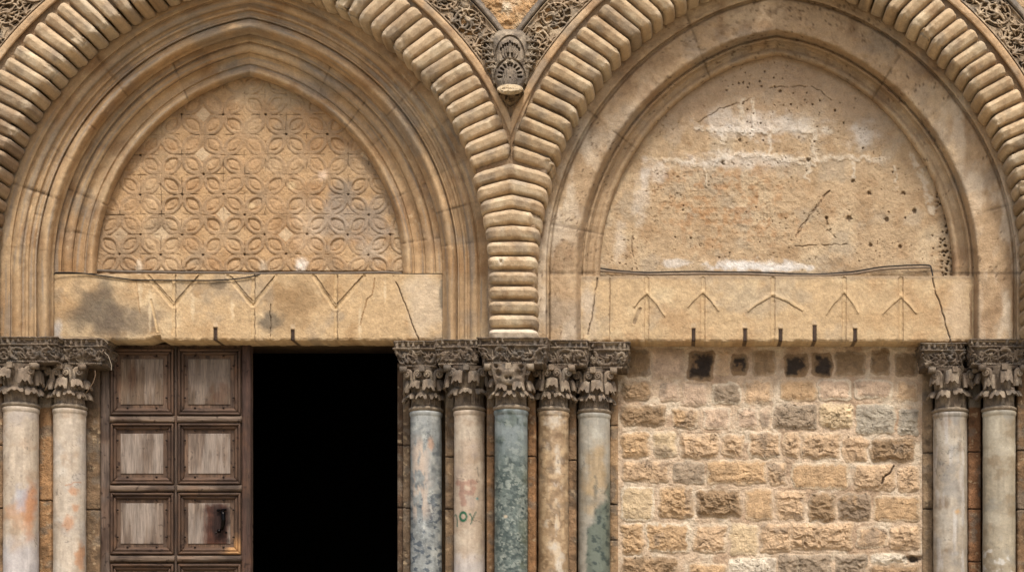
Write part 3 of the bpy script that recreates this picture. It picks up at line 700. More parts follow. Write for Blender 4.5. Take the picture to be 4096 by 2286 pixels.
for x, (xa, ya), (xb, yb), yj in [(2587, (2537, 1222), (2659, 1260), 1168), (2812, (2752, 1223), (2873, 1237), 1166), (3091, (2992, 1241), (3210, 1238), 1176), (3377, (3304, 1252), (3434, 1248), 1165), (3604, (3532, 1252), (3664, 1250), 1184)]:
    gr += [([(x, 1112), (x, 1364)], 9, .009, (214, 182, 136), .35), ([(x-8, 1112), (x-8, 1364)], 2.2, .007, (150, 120, 84), .5), ([(x+8, 1112), (x+8, 1364)], 2.6, .008, (140, 108, 72), .5)]
    for e in ((xa, ya), (xb, yb)):
        gr += [([(x, yj), ((x+e[0])/2, (yj+e[1])/2-6), e], 6, -.009, (216, 186, 142), .4), ([(x, yj+9), ((x+e[0])/2, (yj+e[1])/2+4), (e[0], e[1]+8)], 2.2, .008, (124, 98, 68), .5)]
gr += [([(2440, 1112), (2438, 1360)], 3, .010, (110, 84, 58), .7), ([(2560, 1235), (2536, 1290)], 9, .010, (110, 92, 74), .6)]
lintel('blocked_lintel', 'pale golden lintel with five arrow-like carved grooves above the walled-up doorway', 2318, 3905, 1104, 1366, .435, 101, cr, gr, [([(3728, 1112), (3742, 1170), (3765, 1230), (3800, 1366)], 5), ([(2388, 1112), (2372, 1240), (2350, 1340)], 5)], [(2774, 1300, 1364), (2980, 1300, 1364), (3122, 1302, 1364), (3258, 1284, 1364), (3420, 1300, 1364)],
       lambda X: 0*X)

# ------------------------------------------------------------------ infill wall of the blocked doorway
def infill():
    L = lambda x: 2400+x*.6859; Rr = lambda x: 3200+x*.6856; V = lambda y: 1300+y*.6859
    TT = 1
    T = {'k': (62, 52, 44), 'b': (150, 124, 94), 'p': (208, 180, 152), 't': (208, 176, 140), 'o': (202, 168, 128), 'g': (166, 146, 122), 'y': (216, 190, 152), 'c': (182, 170, 150), 'd': (164, 136, 104), 'w': (226, 210, 186)}
    st = []
    def row(f, items):
        for (x0, x1, y0, y1, t, rg, fr) in items: st.append((f(x0), f(x1), V(y0), V(y1), t, rg, fr))
    row(L, [(150, 292, 135, 300, 'b', .3, 0), (300, 492, 140, 312, 'p', .15, .2), (510, 666, 150, 318, 'k', .5, .1), (680, 762, 152, 292, 't', .3, .2), (758, 862, 165, 295, 'k', .5, 0), (890, 1025, 148, 292, 'd', .3, .1), (1075, 1216, 170, 300, 'k', .4, .1), (1235, 1358, 160, 302, 'k', .4, .1),
            (128, 296, 325, 440, 'd', .7, .1), (345, 460, 340, 446, 'p', .2, .2), (480, 626, 340, 470, 'p', .3, .2), (650, 820, 335, 460, 'g', .5, .8), (836, 1000, 316, 460, 't', .3, .4), (1050, 1262, 320, 440, 'o', .3, .3),
            (120, 386, 460, 586, 'd', .8, .2), (420, 570, 482, 602, 'o', .7, .4), (605, 765, 482, 605, 'p', .3, .6), (800, 926, 480, 606, 'p', .4, .5), (936, 990, 476, 600, 'p', .2, .1), (1010, 1270, 462, 606, 'g', .7, .1),
            (125, 290, 625, 768, 'o', .8, .1), (310, 446, 620, 766, 'y', .6, .4), (470, 690, 632, 772, 't', .9, .2), (710, 840, 632, 764, 't', .9, .1), (864, 1056, 622, 776, 't', .7, .6), (1070, 1170, 630, 768, 't', .8, .1), (1180, 1400, 626, 776, 't', .9, .3),
            (130, 406, 786, 912, 't', .6, .3), (430, 612, 792, 920, 'g', .4, .2), (622, 972, 786, 926, 'o', .5, .4), (984, 1090, 800, 936, 't', .8, 0), (1120, 1450, 802, 956, 'o', .25, .5),
            (124, 316, 940, 1140, 'y', .3, .9), (340, 546, 938, 1126, 'o', 1., 0), (564, 822, 952, 1122, 'd', 1.3, 0), (848, 1008, 952, 1136, 'o', .25, .3), (1024, 1196, 966, 1130, 't', .8, .1), (1220, 1376, 978, 1140, 'd', .9, .1),
            (128, 256, 1156, 1336, 'o', .8, 0), (270, 522, 1152, 1322, 'o', .7, 1.0), (544, 740, 1156, 1322, 't', .7, .5), (760, 920, 1158, 1336, 'y', .35, .3), (938, 1120, 1156, 1324, 't', .7, .2),
            (130, 450, 1346, 1500, 'd', 1., 0), (508, 732, 1382, 1520, 'o', .9, .4), (752, 1030, 1356, 1520, 'w', .7, .4), (1040, 1346, 1338, 1500, 'g', .9, .1)])
    row(Rr, [(205, 384, 152, 296, 'b', .3, .1), (415, 526, 142, 290, 'b', .4, .1), (555, 682, 165, 302, 'b', .3, 0), (105, 296, 316, 440, 'p', .3, 1.), (314, 536, 318, 430, 'p', .25, 1.), (558, 686, 326, 442, 't', .4, .4),
             (120, 306, 458, 602, 'y', 1.0, .1), (326, 556, 462, 632, 'c', .5, .4), (570, 692, 480, 646, 'c', .6, .2), (250, 396, 650, 792, 't', .8, .1), (412, 672, 660, 796, 'd', 1.1, 0), (315, 552, 816, 962, 't', .9, .2), (570, 690, 826, 966, 't', .6, .1),
             (226, 412, 982, 1136, 'd', 1., 0), (432, 696, 992, 1142, 'o', .3, .4), (-60, 312, 1150, 1308, 't', 1., 0), (330, 512, 1176, 1298, 't', .4, .4), (520, 696, 1168, 1306, 't', .9, .1), (-20, 180, 1335, 1500, 'g', .9, .1), (205, 392, 1332, 1500, 'g', .9, 0), (405, 622, 1330, 1392, 'w', .6, .6), (412, 700, 1394, 1520, 'd', .9, .2)])
    rng = random.Random(8); y = 1545
    while y < 2800:
        x = 128; y1 = y+rng.uniform(140, 180)
        while x < 1840:
            w = rng.uniform(130, 290); st.append((L(x), min(L(x+w), 3676), V(y), V(y1), rng.choice('toydg'), rng.uniform(.3, 1), rng.uniform(0, .5))); x += w+rng.uniform(20, 40)
        y = y1+30
    X, Y = px_grid(2462, 3706, 1352, 2360, 2.5)
    def field(X, Y):
        wx = (fbm(X, Y, 34, 5, 111)-.5)*32; wy = (fbm(X, Y, 34, 5, 112)-.5)*32
        h = (fbm(X, Y, 50, 4, 113)-.5)*.014+(fbm(X, Y, 7, 3, 114)-.5)*.008
        c = mix(C(210, 184, 154)*np.ones(X.shape+(3,)), C(222, 202, 174), sst(.45, .7, fbm(X, Y, 60, 4, 115)))
        c = mix(c, C(176, 146, 116), sst(.55, .75, fbm(X, Y, 90, 4, 116))*.7)
        for i, (x0, x1, y0, y1, t, rg, fr) in enumerate(st):
            i0, i1 = np.searchsorted(X[0], [x0-24, x1+24]); j0, j1 = np.searchsorted(Y[:, 0], [y0-24, y1+24])
            if i1-i0 < 2 or j1-j0 < 2: continue
            sl = (slice(j0, j1), slice(i0, i1)); x = X[sl]+wx[sl]*(.45+.4*min(rg, 1)); yy = Y[sl]+wy[sl]*(.45+.4*min(rg, 1))
            cx, cy = (x0+x1)/2, (y0+y1)/2; r = 16.
            qx = np.abs(x-cx)-(x1-x0)/2+r; qy = np.abs(yy-cy)-(y1-y0)/2+r
            sd_ = np.hypot(np.maximum(qx, 0), np.maximum(qy, 0))+np.minimum(np.maximum(qx, qy), 0)-r
            ins = sst(2.5, -2.5, sd_); dome = sst(2, -26, sd_)
            rr_ = ridged(x+i*77, yy*1.3, 25, 6, 117+i)-.5
            hh = dome*(.006+.016*rg)+ins*rr_*.05*rg*dome+ins*.004+ins*(fbm(x, yy, 12, 3, 119)-.5)*.016*rg
            b = C(*T[t])*np.array([1.0, 1.0, .99]); fr = max(fr, .22); cc = mix(b*np.ones(x.shape+(3,)), b*1.22, sst(.5, .75, fbm(x+i*31, yy, 40, 4, 120+i)))
            cc = mix(cc, b*.74, sst(.52, .75, fbm(x, yy+i*31, 30, 5, 150+i))*.8)
            if i % 3 == 0: cc = mix(cc, C(150, 132, 112), sst(.55, .7, fbm(x, yy+i*17, 60, 4, 190+i))*.6)
            cc = mix(cc, C(226, 208, 180), sst(-13, -4, sd_+(fbm(x, yy, 16, 3, 121)-.5)*16)*np.clip(fr*1.2, 0, 1)*.9)
            hc_ = np.abs(fbm(x+i*13, yy, 38, 4, 260+i)-.5); hk = sst(.012, .003, hc_)*sst(.5, .6, fbm(x, yy, 44, 2, 270+i))*ins*min(1, rg+.3); hh = hh-hk*.014; cc = mix(cc, cc*.55, hk)
            if t == 'k': cc = mix(cc, C(140, 112, 82), sst(.5, .64, fbm(x, yy, 44, 4, 133+i))*.8); cc = mix(cc, C(160, 132, 100), sst(-20, -4, sd_+(fbm(x, yy, 18, 3, i)-.5)*20)*.85)
            h[sl] = h[sl]*(1-ins)+hh*ins
            c[sl] = mix(c[sl], cc, ins)
            groove = np.exp(-((sd_-4)/4.)**2); h[sl] -= groove*.006*(fbm(x, yy, 40, 2, 122))
        crk = sst(5, 1.5, segdist(X+wx*.5, Y+wy*.5, [(3574, 1866), (3560, 1890), (3536, 1906), (3524, 1930)])); h -= crk*.03; c = mix(c, C(60, 44, 32), crk*.8)
        vd = blob(X, Y, 3650, 2236, 46, 16, 125, .5, 16); h -= vd*.06; c = mix(c, C(40, 32, 26), vd*.9)
        return h, c
    h, c = field(X, Y)
    m = MB().grid(W(X, Y, .72-h), c, skirt=.2)
    X, Y = px_grid(2462, 3706, 2360, 3235, 8); h, c = field(X, Y); m.grid(W(X, Y, .72-h), c, skirt=.2)
    m.build('rubble_infill_wall', ROUGH, None, label='rubble stone wall filling the right-hand doorway, with a few blackened blocks in its top course', cat='stone wall')
infill()

# ------------------------------------------------------------------ jamb strips between the columns
def jamb(x0, x1, d, label, seed, base=(150, 116, 80), y0=1450, dark=1.0, top=None, jn=(1780, 2030)):
    X, Y = px_grid(x0, x1, y0, 2330, 3)
    h = (fbm(X, Y, 24, 4, seed)-.5)*.012
    c = stonecol(X, Y, seed, base, tuple(min(255, int(v*1.18)) for v in base), tuple(int(v*.66) for v in base), (128, 112, 94), 60)*dark
    c = mix(c, C(206, 180, 142), sst(.68, .8, fbm(X, Y, 18, 4, seed+3))*.5)
    if top: c = mix(c, C(*top), sst(1632, 1624, Y))
    for j in jn:
        q = sst(4, 1.5, np.abs(Y-j+(fbm(X, Y, 10, 2, seed)-.5)*4)); h -= q*.015; c = mix(c, C(50, 38, 28), q*.8)
    q = sst(6, 0, np.minimum(X-x0, x1-X)); h = h-q*.008
    m = MB().grid(W(X, Y, d-h), c, skirt=.45)
    X, Y = px_grid(x0, x1, 2330, 3250, 20); m.grid(W(X, Y, d+0*X), C(*base)*np.ones(3), skirt=.45)
    m.build('jamb_strip', LIME, None, label=label, cat='door jamb', group='stone jamb strips between the columns')
jamb(-30, 10, .34, 'stone jamb strip at the left edge beside the orange-stained column', 131)
jamb(153, 206, .54, 'orange-brown jamb strip between the two columns left of the wooden door', 132, (176, 130, 80), top=(176, 160, 140), jn=(2000,))
jamb(340, 398, .70, 'dark brown jamb strip between a column and the hinged side of the wooden door', 133, (128, 100, 70), top=(110, 92, 74), jn=(2037,))
jamb(1590, 1613, .78, 'dark jamb edge along the black doorway opening', 134, (96, 72, 50))
jamb(1612, 1642, .72, 'brown jamb strip just left of the mottled blue-grey column', 135, (126, 102, 76))
jamb(1781, 1817, .54, 'jamb strip between the mottled blue-grey column and the column with green letters', 136, (140, 112, 80), top=(150, 134, 114), jn=(1826, 2034))
jamb(1947, 1976, .30, 'jamb strip between the column with green letters and the dark green marble column', 137, (156, 116, 74), top=(140, 122, 100), jn=(1822,))
jamb(2111, 2142, .30, 'jamb strip between the dark green marble column and the paint-splashed column', 138, (158, 112, 66), top=(150, 120, 86), jn=(1824,))
jamb(2273, 2305, .54, 'jamb strip between the paint-splashed column and the half-green column', 139, (150, 116, 80), top=(150, 132, 112), jn=(1840,))
jamb(2440, 2472, .70, 'jamb strip between the half-green column and the rubble wall', 140, (170, 134, 92), jn=(1700, 2015, 2158))
jamb(3690, 3733, .70, 'jamb strip between the rubble wall and the nearer grey column', 141, (156, 128, 94), jn=(1810, 2034))
jamb(3874, 3924, .54, 'red-brown jamb strip between the two grey columns at the right', 142, (140, 96, 58), top=(140, 128, 112), jn=(1806, 2034, 2244))
jamb(4070, 4150, .34, 'brown jamb strip at the far right edge', 143, (130, 98, 64), jn=(1800, 2036))

# ------------------------------------------------------------------ columns and capitals
def shaft_cols():
    def A(x, y):
        c = stonecol(x, y, 201, (150, 154, 152), (184, 184, 176), (92, 100, 104), (124, 128, 128), 34)
        f1, f2, ci = worley(x+34*fbm(x, y, 20, 4, 3), y+20*fbm(x, y, 20, 3, 5), 15, 4); c = mix(c, C(66, 76, 86), sst(.7, .85, ci)*sst(1800, 2050, y)*.8); c = mix(c, C(192, 196, 192), sst(.1, .02, f2-f1)*sst(1900, 2100, y)*.35)
        p = sst(.45, .6, fbm(x*1.2, y*.35, 24, 4, 202))*np.exp(-((x-1680)/34)**2)*sst(1720, 1800, y)*sst(2100, 2030, y); c = mix(c, C(208, 186, 164), p*.9)
        c = mix(c, C(190, 150, 120), blob(x, y, 1722, 1770, 16, 36, 4, .5, 18)*.7); return mix(c, C(196, 196, 188), sst(1740, 1650, y)*.45)
    def B(x, y):
        c = stonecol(x, y, 205, (196, 172, 146), (208, 190, 166), (178, 150, 120), (188, 166, 148), 90)
        c = mix(c, C(204, 196, 190), sst(2190, 2260, y+(fbm(x, y, 30, 3, 6)-.5)*60)*.7)
        pk = np.minimum(segdist(x, y, [(1834, 1932), (1900, 1928)]), np.minimum(segdist(x, y, [(1850, 1935), (1846, 1975), (1856, 2012)]), segdist(x, y, [(1852, 1968), (1890, 1966), (1898, 1950)])))
        c = mix(c, C(158, 110, 92), sst(16, 6, pk+(fbm(x, y, 14, 3, 7)-.5)*14)*.6)
        dn = segdist(x, y, [(1819, 2062), (1823, 2056), (1827, 2060), (1829, 2078), (1829, 2104)])
        c = mix(c, C(52, 92, 76), sst(3.4, 1.4, dn)*.8)
        ring = np.abs(np.hypot((x-1853)/12.5, (y-2064)/16.5)-1)*13; c = mix(c, C(30, 96, 66), sst(6, 2.5, ring))
        gm = np.minimum(segdist(x, y, [(1877, 2056), (1881, 2052), (1886, 2066), (1889, 2078)]), segdist(x, y, [(1903, 2046), (1889, 2078), (1883, 2094)]))
        c = mix(c, C(60, 96, 78), sst(3.6, 1.4, gm)*.9)
        c = mix(c, C(60, 140, 140), sst(7, 4, np.hypot(x-1909, y-1992))*.7); return c
    def Cc(x, y):
        f1, f2, ci = worley(x+34*fbm(x, y, 18, 4, 3), y+34*fbm(x, y, 18, 4, 5), 15, 8)
        g1, g2, cj = worley(x+8*fbm(x, y, 9, 2, 6), y, 7, 9)
        c = mix(C(104, 114, 106)*np.ones(x.shape+(3,)), C(152, 158, 146), sst(.55, 1., ci)*.65); c = mix(c, C(58, 70, 66), sst(.4, .1, ci)*.7); c = mix(c, C(62, 74, 70), sst(.5, .68, fbm(x, y, 50, 4, 14))*.5)
        c = mix(c, C(168, 172, 158), sst(.8, .95, cj)*.6*sst(1780, 1950, y)); c = mix(c, C(46, 56, 54), sst(.2, .05, cj)*.6*sst(1780, 1950, y))
        c = mix(c, C(96, 100, 74), sst(.5, .7, fbm(x, y, 60, 3, 11))*.4*sst(2030, 2100, x))
        c = mix(c, C(144, 152, 150), sst(1900, 1700, y)*.7*sst(.35, .6, fbm(x, y, 40, 4, 12)+.1))
        return mix(c, C(200, 180, 150), blob(x, y, 2022, 2064, 9, 8, 13, .3, 9)*.9)
    def Dd(x, y):
        c = stonecol(x, y, 211, (170, 138, 98), (196, 164, 122), (130, 98, 62), (140, 118, 92), 46)
        ax = 2190+(y-1740)*.10+np.where(y < 1740, 0, 0); p = np.exp(-((x-ax-16*np.sin(y*.011))/30)**2)*sst(1710, 1770, y)
        c = mix(c, C(218, 206, 186), sst(.36, .58, fbm(x, y*.55, 24, 6, 213)*(.5+.5*p))*p**.4*.75); c = mix(c, C(206, 180, 142), sst(.5, .65, fbm(x, y, 15, 4, 215))*.5)
        c = mix(c, C(228, 216, 196), blob(x, y, 2215, 1680, 40, 36, 214, .7, 16)*.6); return c
    def Ee(x, y):
        c = stonecol(x, y, 221, (172, 164, 148), (190, 184, 168), (148, 138, 118), (160, 156, 144), 70)
        c = mix(c, C(176, 150, 110), blob(x, y, 2385, 1900, 60, 180, 222, .6, 40)*.8)
        gz = sst(-40, 40, (y-2060)+(x-2376)*2.2+(fbm(x, y, 40, 4, 223)-.5)*150)*sst(2340, 2352, x+(fbm(x, y, 20, 3, 2)-.5)*16)
        c = mix(c, mix(C(104, 112, 98)*np.ones(x.shape+(3,)), C(52, 66, 60), sst(.5, .7, fbm(x, y, 18, 4, 224))), gz*.95)
        c = mix(c, C(62, 72, 70), blob(x, y, 2382, 1950, 10, 60, 225, .6, 14)*.6); return c
    def L1(x, y):
        c = stonecol(x, y, 231, (200, 180, 156), (212, 198, 180), (180, 152, 122), (186, 172, 160), 110)
        c = mix(c, C(200, 138, 92), blob(x, y, 120, 2040, 40, 120, 232, .6, 50)*.8); c = mix(c, C(196, 150, 110), blob(x, y, 60, 2050, 60, 60, 233, .7, 40)*.6)
        c = mix(c, C(176, 178, 186), blob(x, y, 85, 1985, 34, 60, 234, .6, 30)*.6); return mix(c, C(196, 194, 198), sst(2120, 2220, y+(fbm(x, y, 50, 3, 2)-.5)*120)*.55)
    def L2(x, y):
        c = stonecol(x, y, 241, (202, 184, 162), (214, 202, 186), (184, 158, 130), (192, 180, 168), 110)
        for X0, Y0, rx, ry in [(290, 1960, 26, 26), (300, 2030, 20, 24), (275, 2090, 30, 30), (320, 2230, 26, 60)]: c = mix(c, C(198, 142, 98), blob(x, y, X0, Y0, rx, ry, int(Y0), .7, 18)*.65)
        return mix(c, C(176, 120, 80), sst(3, 1, segdist(x+6*fbm(x, y, 14, 2, 3), y, [(262, 1940), (290, 1934), (300, 1926), (326, 1928)]))*.7)
    def R1(x, y):
        c = stonecol(x, y, 251, (176, 160, 138), (196, 184, 166), (146, 120, 90), (152, 146, 138), 90)
        c = mix(c, C(204, 198, 190), sst(.5, .7, fbm(x*1.6, y*.3, 26, 4, 252))*.5); return mix(c, C(200, 160, 108), blob(x, y, 3828, 2045, 12, 14, 3, .3, 9)*.8)
    def R2(x, y):
        c = stonecol(x, y, 261, (172, 158, 132), (192, 180, 156), (146, 124, 92), (150, 144, 130), 90)
        c = mix(c, C(206, 200, 188), sst(.58, .74, fbm(x, y, 22, 4, 262))*sst(2120, 2200, y)*.8); return c
    return A, B, Cc, Dd, Ee, L1, L2, R1, R2
fA, fB, fC, fD, fE, fL1, fL2, fR1, fR2 = shaft_cols()
def carvcol(seed, k=1.0):
    return lambda x, y: stonecol(x, y, seed, (138, 118, 97), (172, 152, 126), (88, 73, 59), (106, 97, 88), 40)*k
def leaf(m, cx, cy, ang, z0, h, w, bell, out, rng, cf, curlk=1.0, lobes=3):
    nu, nv = 16, 15
    u = np.linspace(0, 1, nu)
    # centre line: climbs the bell, then bends out and over
    zc = np.where(u < .7, u/.7*h, h*(1+.10*np.sin((u-.7)/.3*math.pi))-np.maximum(u-.84, 0)/.16*h*.26*curlk)
    ro = bell(z0+np.minimum(zc, h))+.012+out*np.clip((u-.45)/.55, 0, 1)**1.7
    wd = w*(.50+.50*u**.8)*(1-.14*np.abs(np.sin(u*math.pi*lobes)))*np.where(u > .95, .9, 1)
    v = np.linspace(-1, 1, nv)
    U, Vv = np.meshgrid(np.arange(nu), v, indexing='ij')
    R = ro[:, None]-.020*np.abs(Vv)**1.5*np.sin(np.clip(u, 0, 1)*math.pi)[:, None]-.008*np.exp(-(Vv/.18)**2)+.006*np.cos(Vv*9)
    A = ang+Vv*wd[:, None]/np.maximum(ro[:, None], .05)
    Z = z0+zc[:, None]-(.034*np.abs(Vv)**2+.010*np.cos(Vv*3*math.pi))*np.clip((u-.6)/.4, 0, 1)[:, None]**1.5*curlk
    def pt(R): return np.stack([cx+R*np.sin(A), cy-R*np.cos(A), Z+0*A], -1)
    P = pt(R); Q = pt(R-.022)
    c = cf(P[..., 0]*400+2250, P[..., 2]*-400)
    m.grid(P[::-1], c[::-1]); m.grid(Q, c*.9)
    for e in ((slice(None), 0), (slice(None), -1)): m.grid(np.stack([P[e], Q[e]], 1)[::-1 if e[1] == 0 else 1], np.stack([c[e], c[e]], 1))
    m.grid(np.stack([P[-1], Q[-1]], 0), np.stack([c[-1], c[-1]], 0))
def volute(m, c, R, nrm_a, sgn, cf, r=.013, tail=.10):
    """spiral of stone ribbon in the vertical plane facing angle nrm_a"""
    th = np.linspace(0, 2*math.pi*1.6, 36); rr = R*np.linspace(1, .18, 36)
    tx = np.array([math.cos(nrm_a), math.sin(nrm_a), 0]); nz = np.array([math.sin(nrm_a), -math.cos(nrm_a), 0])
    pts = [np.asarray(c)+tx*sgn*(-R)+np.array([0, 0, -tail+tail*f])+nz*(-.02*(1-f)) for f in (0, .35, .7)]
    pts += [np.asarray(c)+tx*sgn*(-math.cos(t))*q+np.array([0, 0, 1])*math.sin(t)*q+nz*.012*i/36 for i, (t, q) in enumerate(zip(th, rr))]
    P = np.array(pts); m.tube(P, np.linspace(r*1.25, r*.8, len(P)), cf(P[:, 0]*400, P[:, 2]*-400), 8)
    m.ball(P[-1]+nz*.005, R*.3, cf(P[-1:, 0]*400, P[-1:, 2]*-400)[0], 7)
def column(x0, x1, d, y_sh, y_top, colf, label, seed, style):
    k = (D+d)/D; r = (x1-x0)/2*S*(D+d-.05)/D; xc = (x0+x1)/2
    cx, cy, _ = W(xc, 0, d); zt = W(xc, y_sh, d-r)[2]; ztop = W(xc, y_top, d-r)[2]
    t0 = thing('marble_column', (cx, cy, .30), label, 'column')
    m = MB(); na = 88; a = np.linspace(0, 2*np.pi, na, endpoint=False)
    zb = W(0, 2330, d)[2]; zs = np.concatenate([[0.30, .6, 1.0, 1.5, 1.9], np.arange(zb, zt-.055, .0075), [zt-.054, zt-.048, zt-.040, zt-.030, zt-.018, zt-.006, zt]])
    pr = np.ones_like(zs); pr[-7:] = [1.0, 1.012, 1.035, 1.055, 1.06, 1.055, 1.03]
    pr = pr*(1+.012*np.clip((zt-zs)/2.5, 0, 1))
    A, Z = np.meshgrid(a, zs); Rr = r*pr[:, None]+0*A
    x = cx+Rr*np.sin(A); y = cy-Rr*np.cos(A)
    PXc = VX+x/S*D/(D+y); PYc = VY-(Z-EYE)/S*D/(D+y)
    un = np.where(np.cos(A) > 0, PXc, PXc+np.sign(np.sin(A))*60)
    Rn = Rr+(fbm(un, PYc, 60, 3, seed)-.5)*.005+(fbm(un, PYc, 8, 3, seed+1)-.5)*.0025
    P = np.stack([cx+Rn*np.sin(A), cy-Rn*np.cos(A), Z], -1); col = colf(un, PYc)
    col = mix(col, col*.72, sst(.52, .78, fbm(un, PYc*.12, 11, 4, seed+7))*.6); col = mix(col, np.minimum(col*1.3, .62), sst(.6, .8, fbm(un, PYc*.16, 14, 4, seed+8))*.5)
    ck = np.abs(fbm(un*1.2, PYc*.45, 46, 3, seed+9)-.5); col = mix(col, col*.55, sst(.010, .002, ck)*sst(.5, .62, fbm(un, PYc, 80, 2, seed+10)))
    m.grid(P[::-1], col[::-1], closed=True); m.build('shaft', MARB, t0)
    b = MB(); prof = [(1.5, 0), (1.5, .10), (1.42, .13), (1.42, .16), (1.2, .2), (1.25, .24), (1.1, .29), (1.0, .31)]
    b.grid(np.stack([np.stack([cx+q*r*np.sin(a), cy-q*r*np.cos(a), z+0*a], -1) for q, z in prof[::-1]]), C(170, 150, 122), closed=True); b.build('base', LIME, t0)
    # capital: bell, necking, leaves, volutes
    rng = random.Random(seed); H = ztop-zt; cf = carvcol(seed, rng.uniform(.85, 1.2))
    rt = r*1.16
    bell = lambda z: r*.86+(rt-r*.86)*np.clip((z-zt)/H, 0, 1)**2.2
    m = MB(); zz = np.concatenate([[0, .012, .022, .034, .044, .05], np.linspace(.055, H, 14)])
    rr = np.concatenate([[r*1.0, r*1.08, r*1.12, r*1.10, r*1.02, r*.95], bell(zt+np.linspace(.055, H, 14))])
    A, Z = np.meshgrid(a[::2], zz); Rb = rr[:, None]+(fbm(A*60, Z*400, 16, 3, seed+4)-.5)*.014
    P = np.stack([cx+Rb*np.sin(A), cy-Rb*np.cos(A), zt+Z], -1); cc = cf(P[..., 0]*400+P[..., 1]*300, P[..., 2]*-400)
    neck = (Z < .052)
    cc = mix(cc, C(156, 140, 118)*np.ones_like(cc), neck*.7); m.grid(P[::-1], cc[::-1], closed=True)
    # square top with cut-in sides
    hb = rt*1.02; th_ = .04
    m.box(cx-hb*.8, cx+hb*.8, cy-hb*.8, cy+hb, ztop-th_, ztop, C(96, 80, 64))
    for sx in (-1, 1): m.box(cx+sx*hb*1.08-.035, cx+sx*hb*1.08+.035, cy-hb*1.05, cy-hb*.6, ztop-.055, ztop, cf(np.array([5.]), np.array([sx*9.]))[0])
    cap = m.build('capital', CARV, t0)
    n1 = {'acanthus': 5, 'wind': 5, 'scroll': 6, 'mask': 5, 'ball': 7}[style]
    def lf(ang, z0, h, w, out, ck=1.0, lobes=3):
        mm = MB(); leaf(mm, cx, cy, ang, z0, h, w, bell, out, rng, cf, ck, lobes); mm.build('leaf', CARV, cap)
    off = rng.uniform(-.3, .3)
    for i in range(n1):
        ang = off+(i-(n1-1)/2)*2*math.pi/(n1+3)
        hh = H*{'acanthus': .36, 'wind': .32, 'scroll': .28, 'mask': .27, 'ball': .26}[style]*rng.uniform(.92, 1.08)
        lf(ang, zt+.05, hh, r*{'acanthus': .50, 'wind': .56, 'scroll': .42, 'mask': .46, 'ball': .36}[style], .075*rng.uniform(.8, 1.25), rng.uniform(.8, 1.3))
    for i in range(n1-1):
        ang = off+(i-(n1-2)/2)*2*math.pi/(n1+3)
        lf(ang, zt+.06, H*{'acanthus': .70, 'wind': .66, 'scroll': .52, 'mask': .50, 'ball': .55}[style]*rng.uniform(.95, 1.08), r*.46, .085*rng.uniform(.8, 1.2), rng.uniform(.8, 1.4))
    for sg in (-1, 1):                                    # corner volutes under the corners of the top
        an = sg*math.pi/4; p = (cx+rt*1.22*math.sin(an), cy-rt*1.22*math.cos(an), ztop-.075)
        mm = MB(); volute(mm, p, .042, an*.55, sg, cf, .015, .13); mm.build('volute', CARV, cap)
    if style in ('scroll', 'ball'):
        for sg in (-1, 1):
            mm = MB(); volute(mm, (cx+sg*.048, cy-rt-.012, ztop-.085), .040, 0, -sg, cf, .012, .10); mm.build('volute', CARV, cap)
    if style in ('scroll', 'ball', 'wind'):
        for i in range(4):
            ang = rng.uniform(-1.1, 1.1); z = zt+H*rng.uniform(.3, .75)
            mm = MB(); q = bell(z)+.025; mm.ball((cx+q*math.sin(ang), cy-q*math.cos(ang), z), (.026, .026, .024), cf(np.array([ang*90]), np.array([z*-300]))[0], 8, i, .4); mm.build('fruit_knob', CARV, cap)
    if style == 'mask':
        mm = MB(); Xg, Zg = np.meshgrid(np.linspace(-1, 1, 41), np.linspace(1, 0, 31))
        ww = .135+.045*Zg; dep = rt+.045-.03*Xg**2-.05*(1-Zg)**2*.5
        hx = fbm(Xg*60, Zg*60, 16, 4, 3)*.02
        for ex, ez, er in [(-.62, .55, .16), (.62, .55, .2), (-.12, .32, .1), (.12, .32, .1), (.72, .85, .12), (-.7, .9, .1), (0, .98, .2)]: hx = hx-.05*np.exp(-(((Xg-ex)/er)**2+((Zg-ez)/(er*.9))**2)**2)
        for ex, ez, er in [(-.3, .6, .3), (.3, .6, .3), (0, .15, .5)]: hx = hx+.025*np.exp(-(((Xg-ex)/er)**2+((Zg-ez)/.2)**2))
        P = np.stack([cx+Xg*ww, cy-dep-hx, zt+H*(.52+.46*Zg)], -1); mm.grid(P, cf(P[..., 0]*400, P[..., 2]*-400)*.92, skirt=.1); mm.build('mask_block', CARV, cap)
    fl = MB(); fl.ball((cx, cy-rt*1.02-.02, ztop-.03), (.034, .035, .034), cf(np.array([3.]), np.array([4.]))[0]*1.15, 8, seed, .15)
    fl.box(cx-.027, cx+.027, cy-rt*1.02-.062, cy-rt, ztop-.058, ztop-.004, cf(np.array([3.]), np.array([9.]))[0]*1.1); fl.build('fleuron', CARV, cap, smooth=False)
column(19, 150, .38, 1622, 1452, fL1, 'pale marble column with broad orange stains near the left edge', 301, 'wind')
column(218, 340, .57, 1630, 1457, fL2, 'pale cream column right beside the wooden door', 302, 'scroll')
column(1643, 1766, .57, 1640, 1467, fA, 'mottled blue-grey column beside the black doorway opening', 303, 'scroll')
column(1817, 1939, .38, 1638, 1461, fB, 'beige column with scrawled green letters and a pink smear', 304, 'acanthus')
column(1979, 2110, .06, 1634, 1456, fC, 'dark green speckled marble column below the central cushion stack', 305, 'mask')
column(2153, 2274, .38, 1640, 1461, fD, 'tan column splashed with flaking white paint', 306, 'scroll')
column(2313, 2440, .57, 1648, 1473, fE, 'grey column turning dark green at its lower right, next to the rubble wall', 307, 'ball')
column(3734, 3868, .57, 1644, 1470, fR1, 'grey column just right of the rubble wall', 308, 'acanthus')
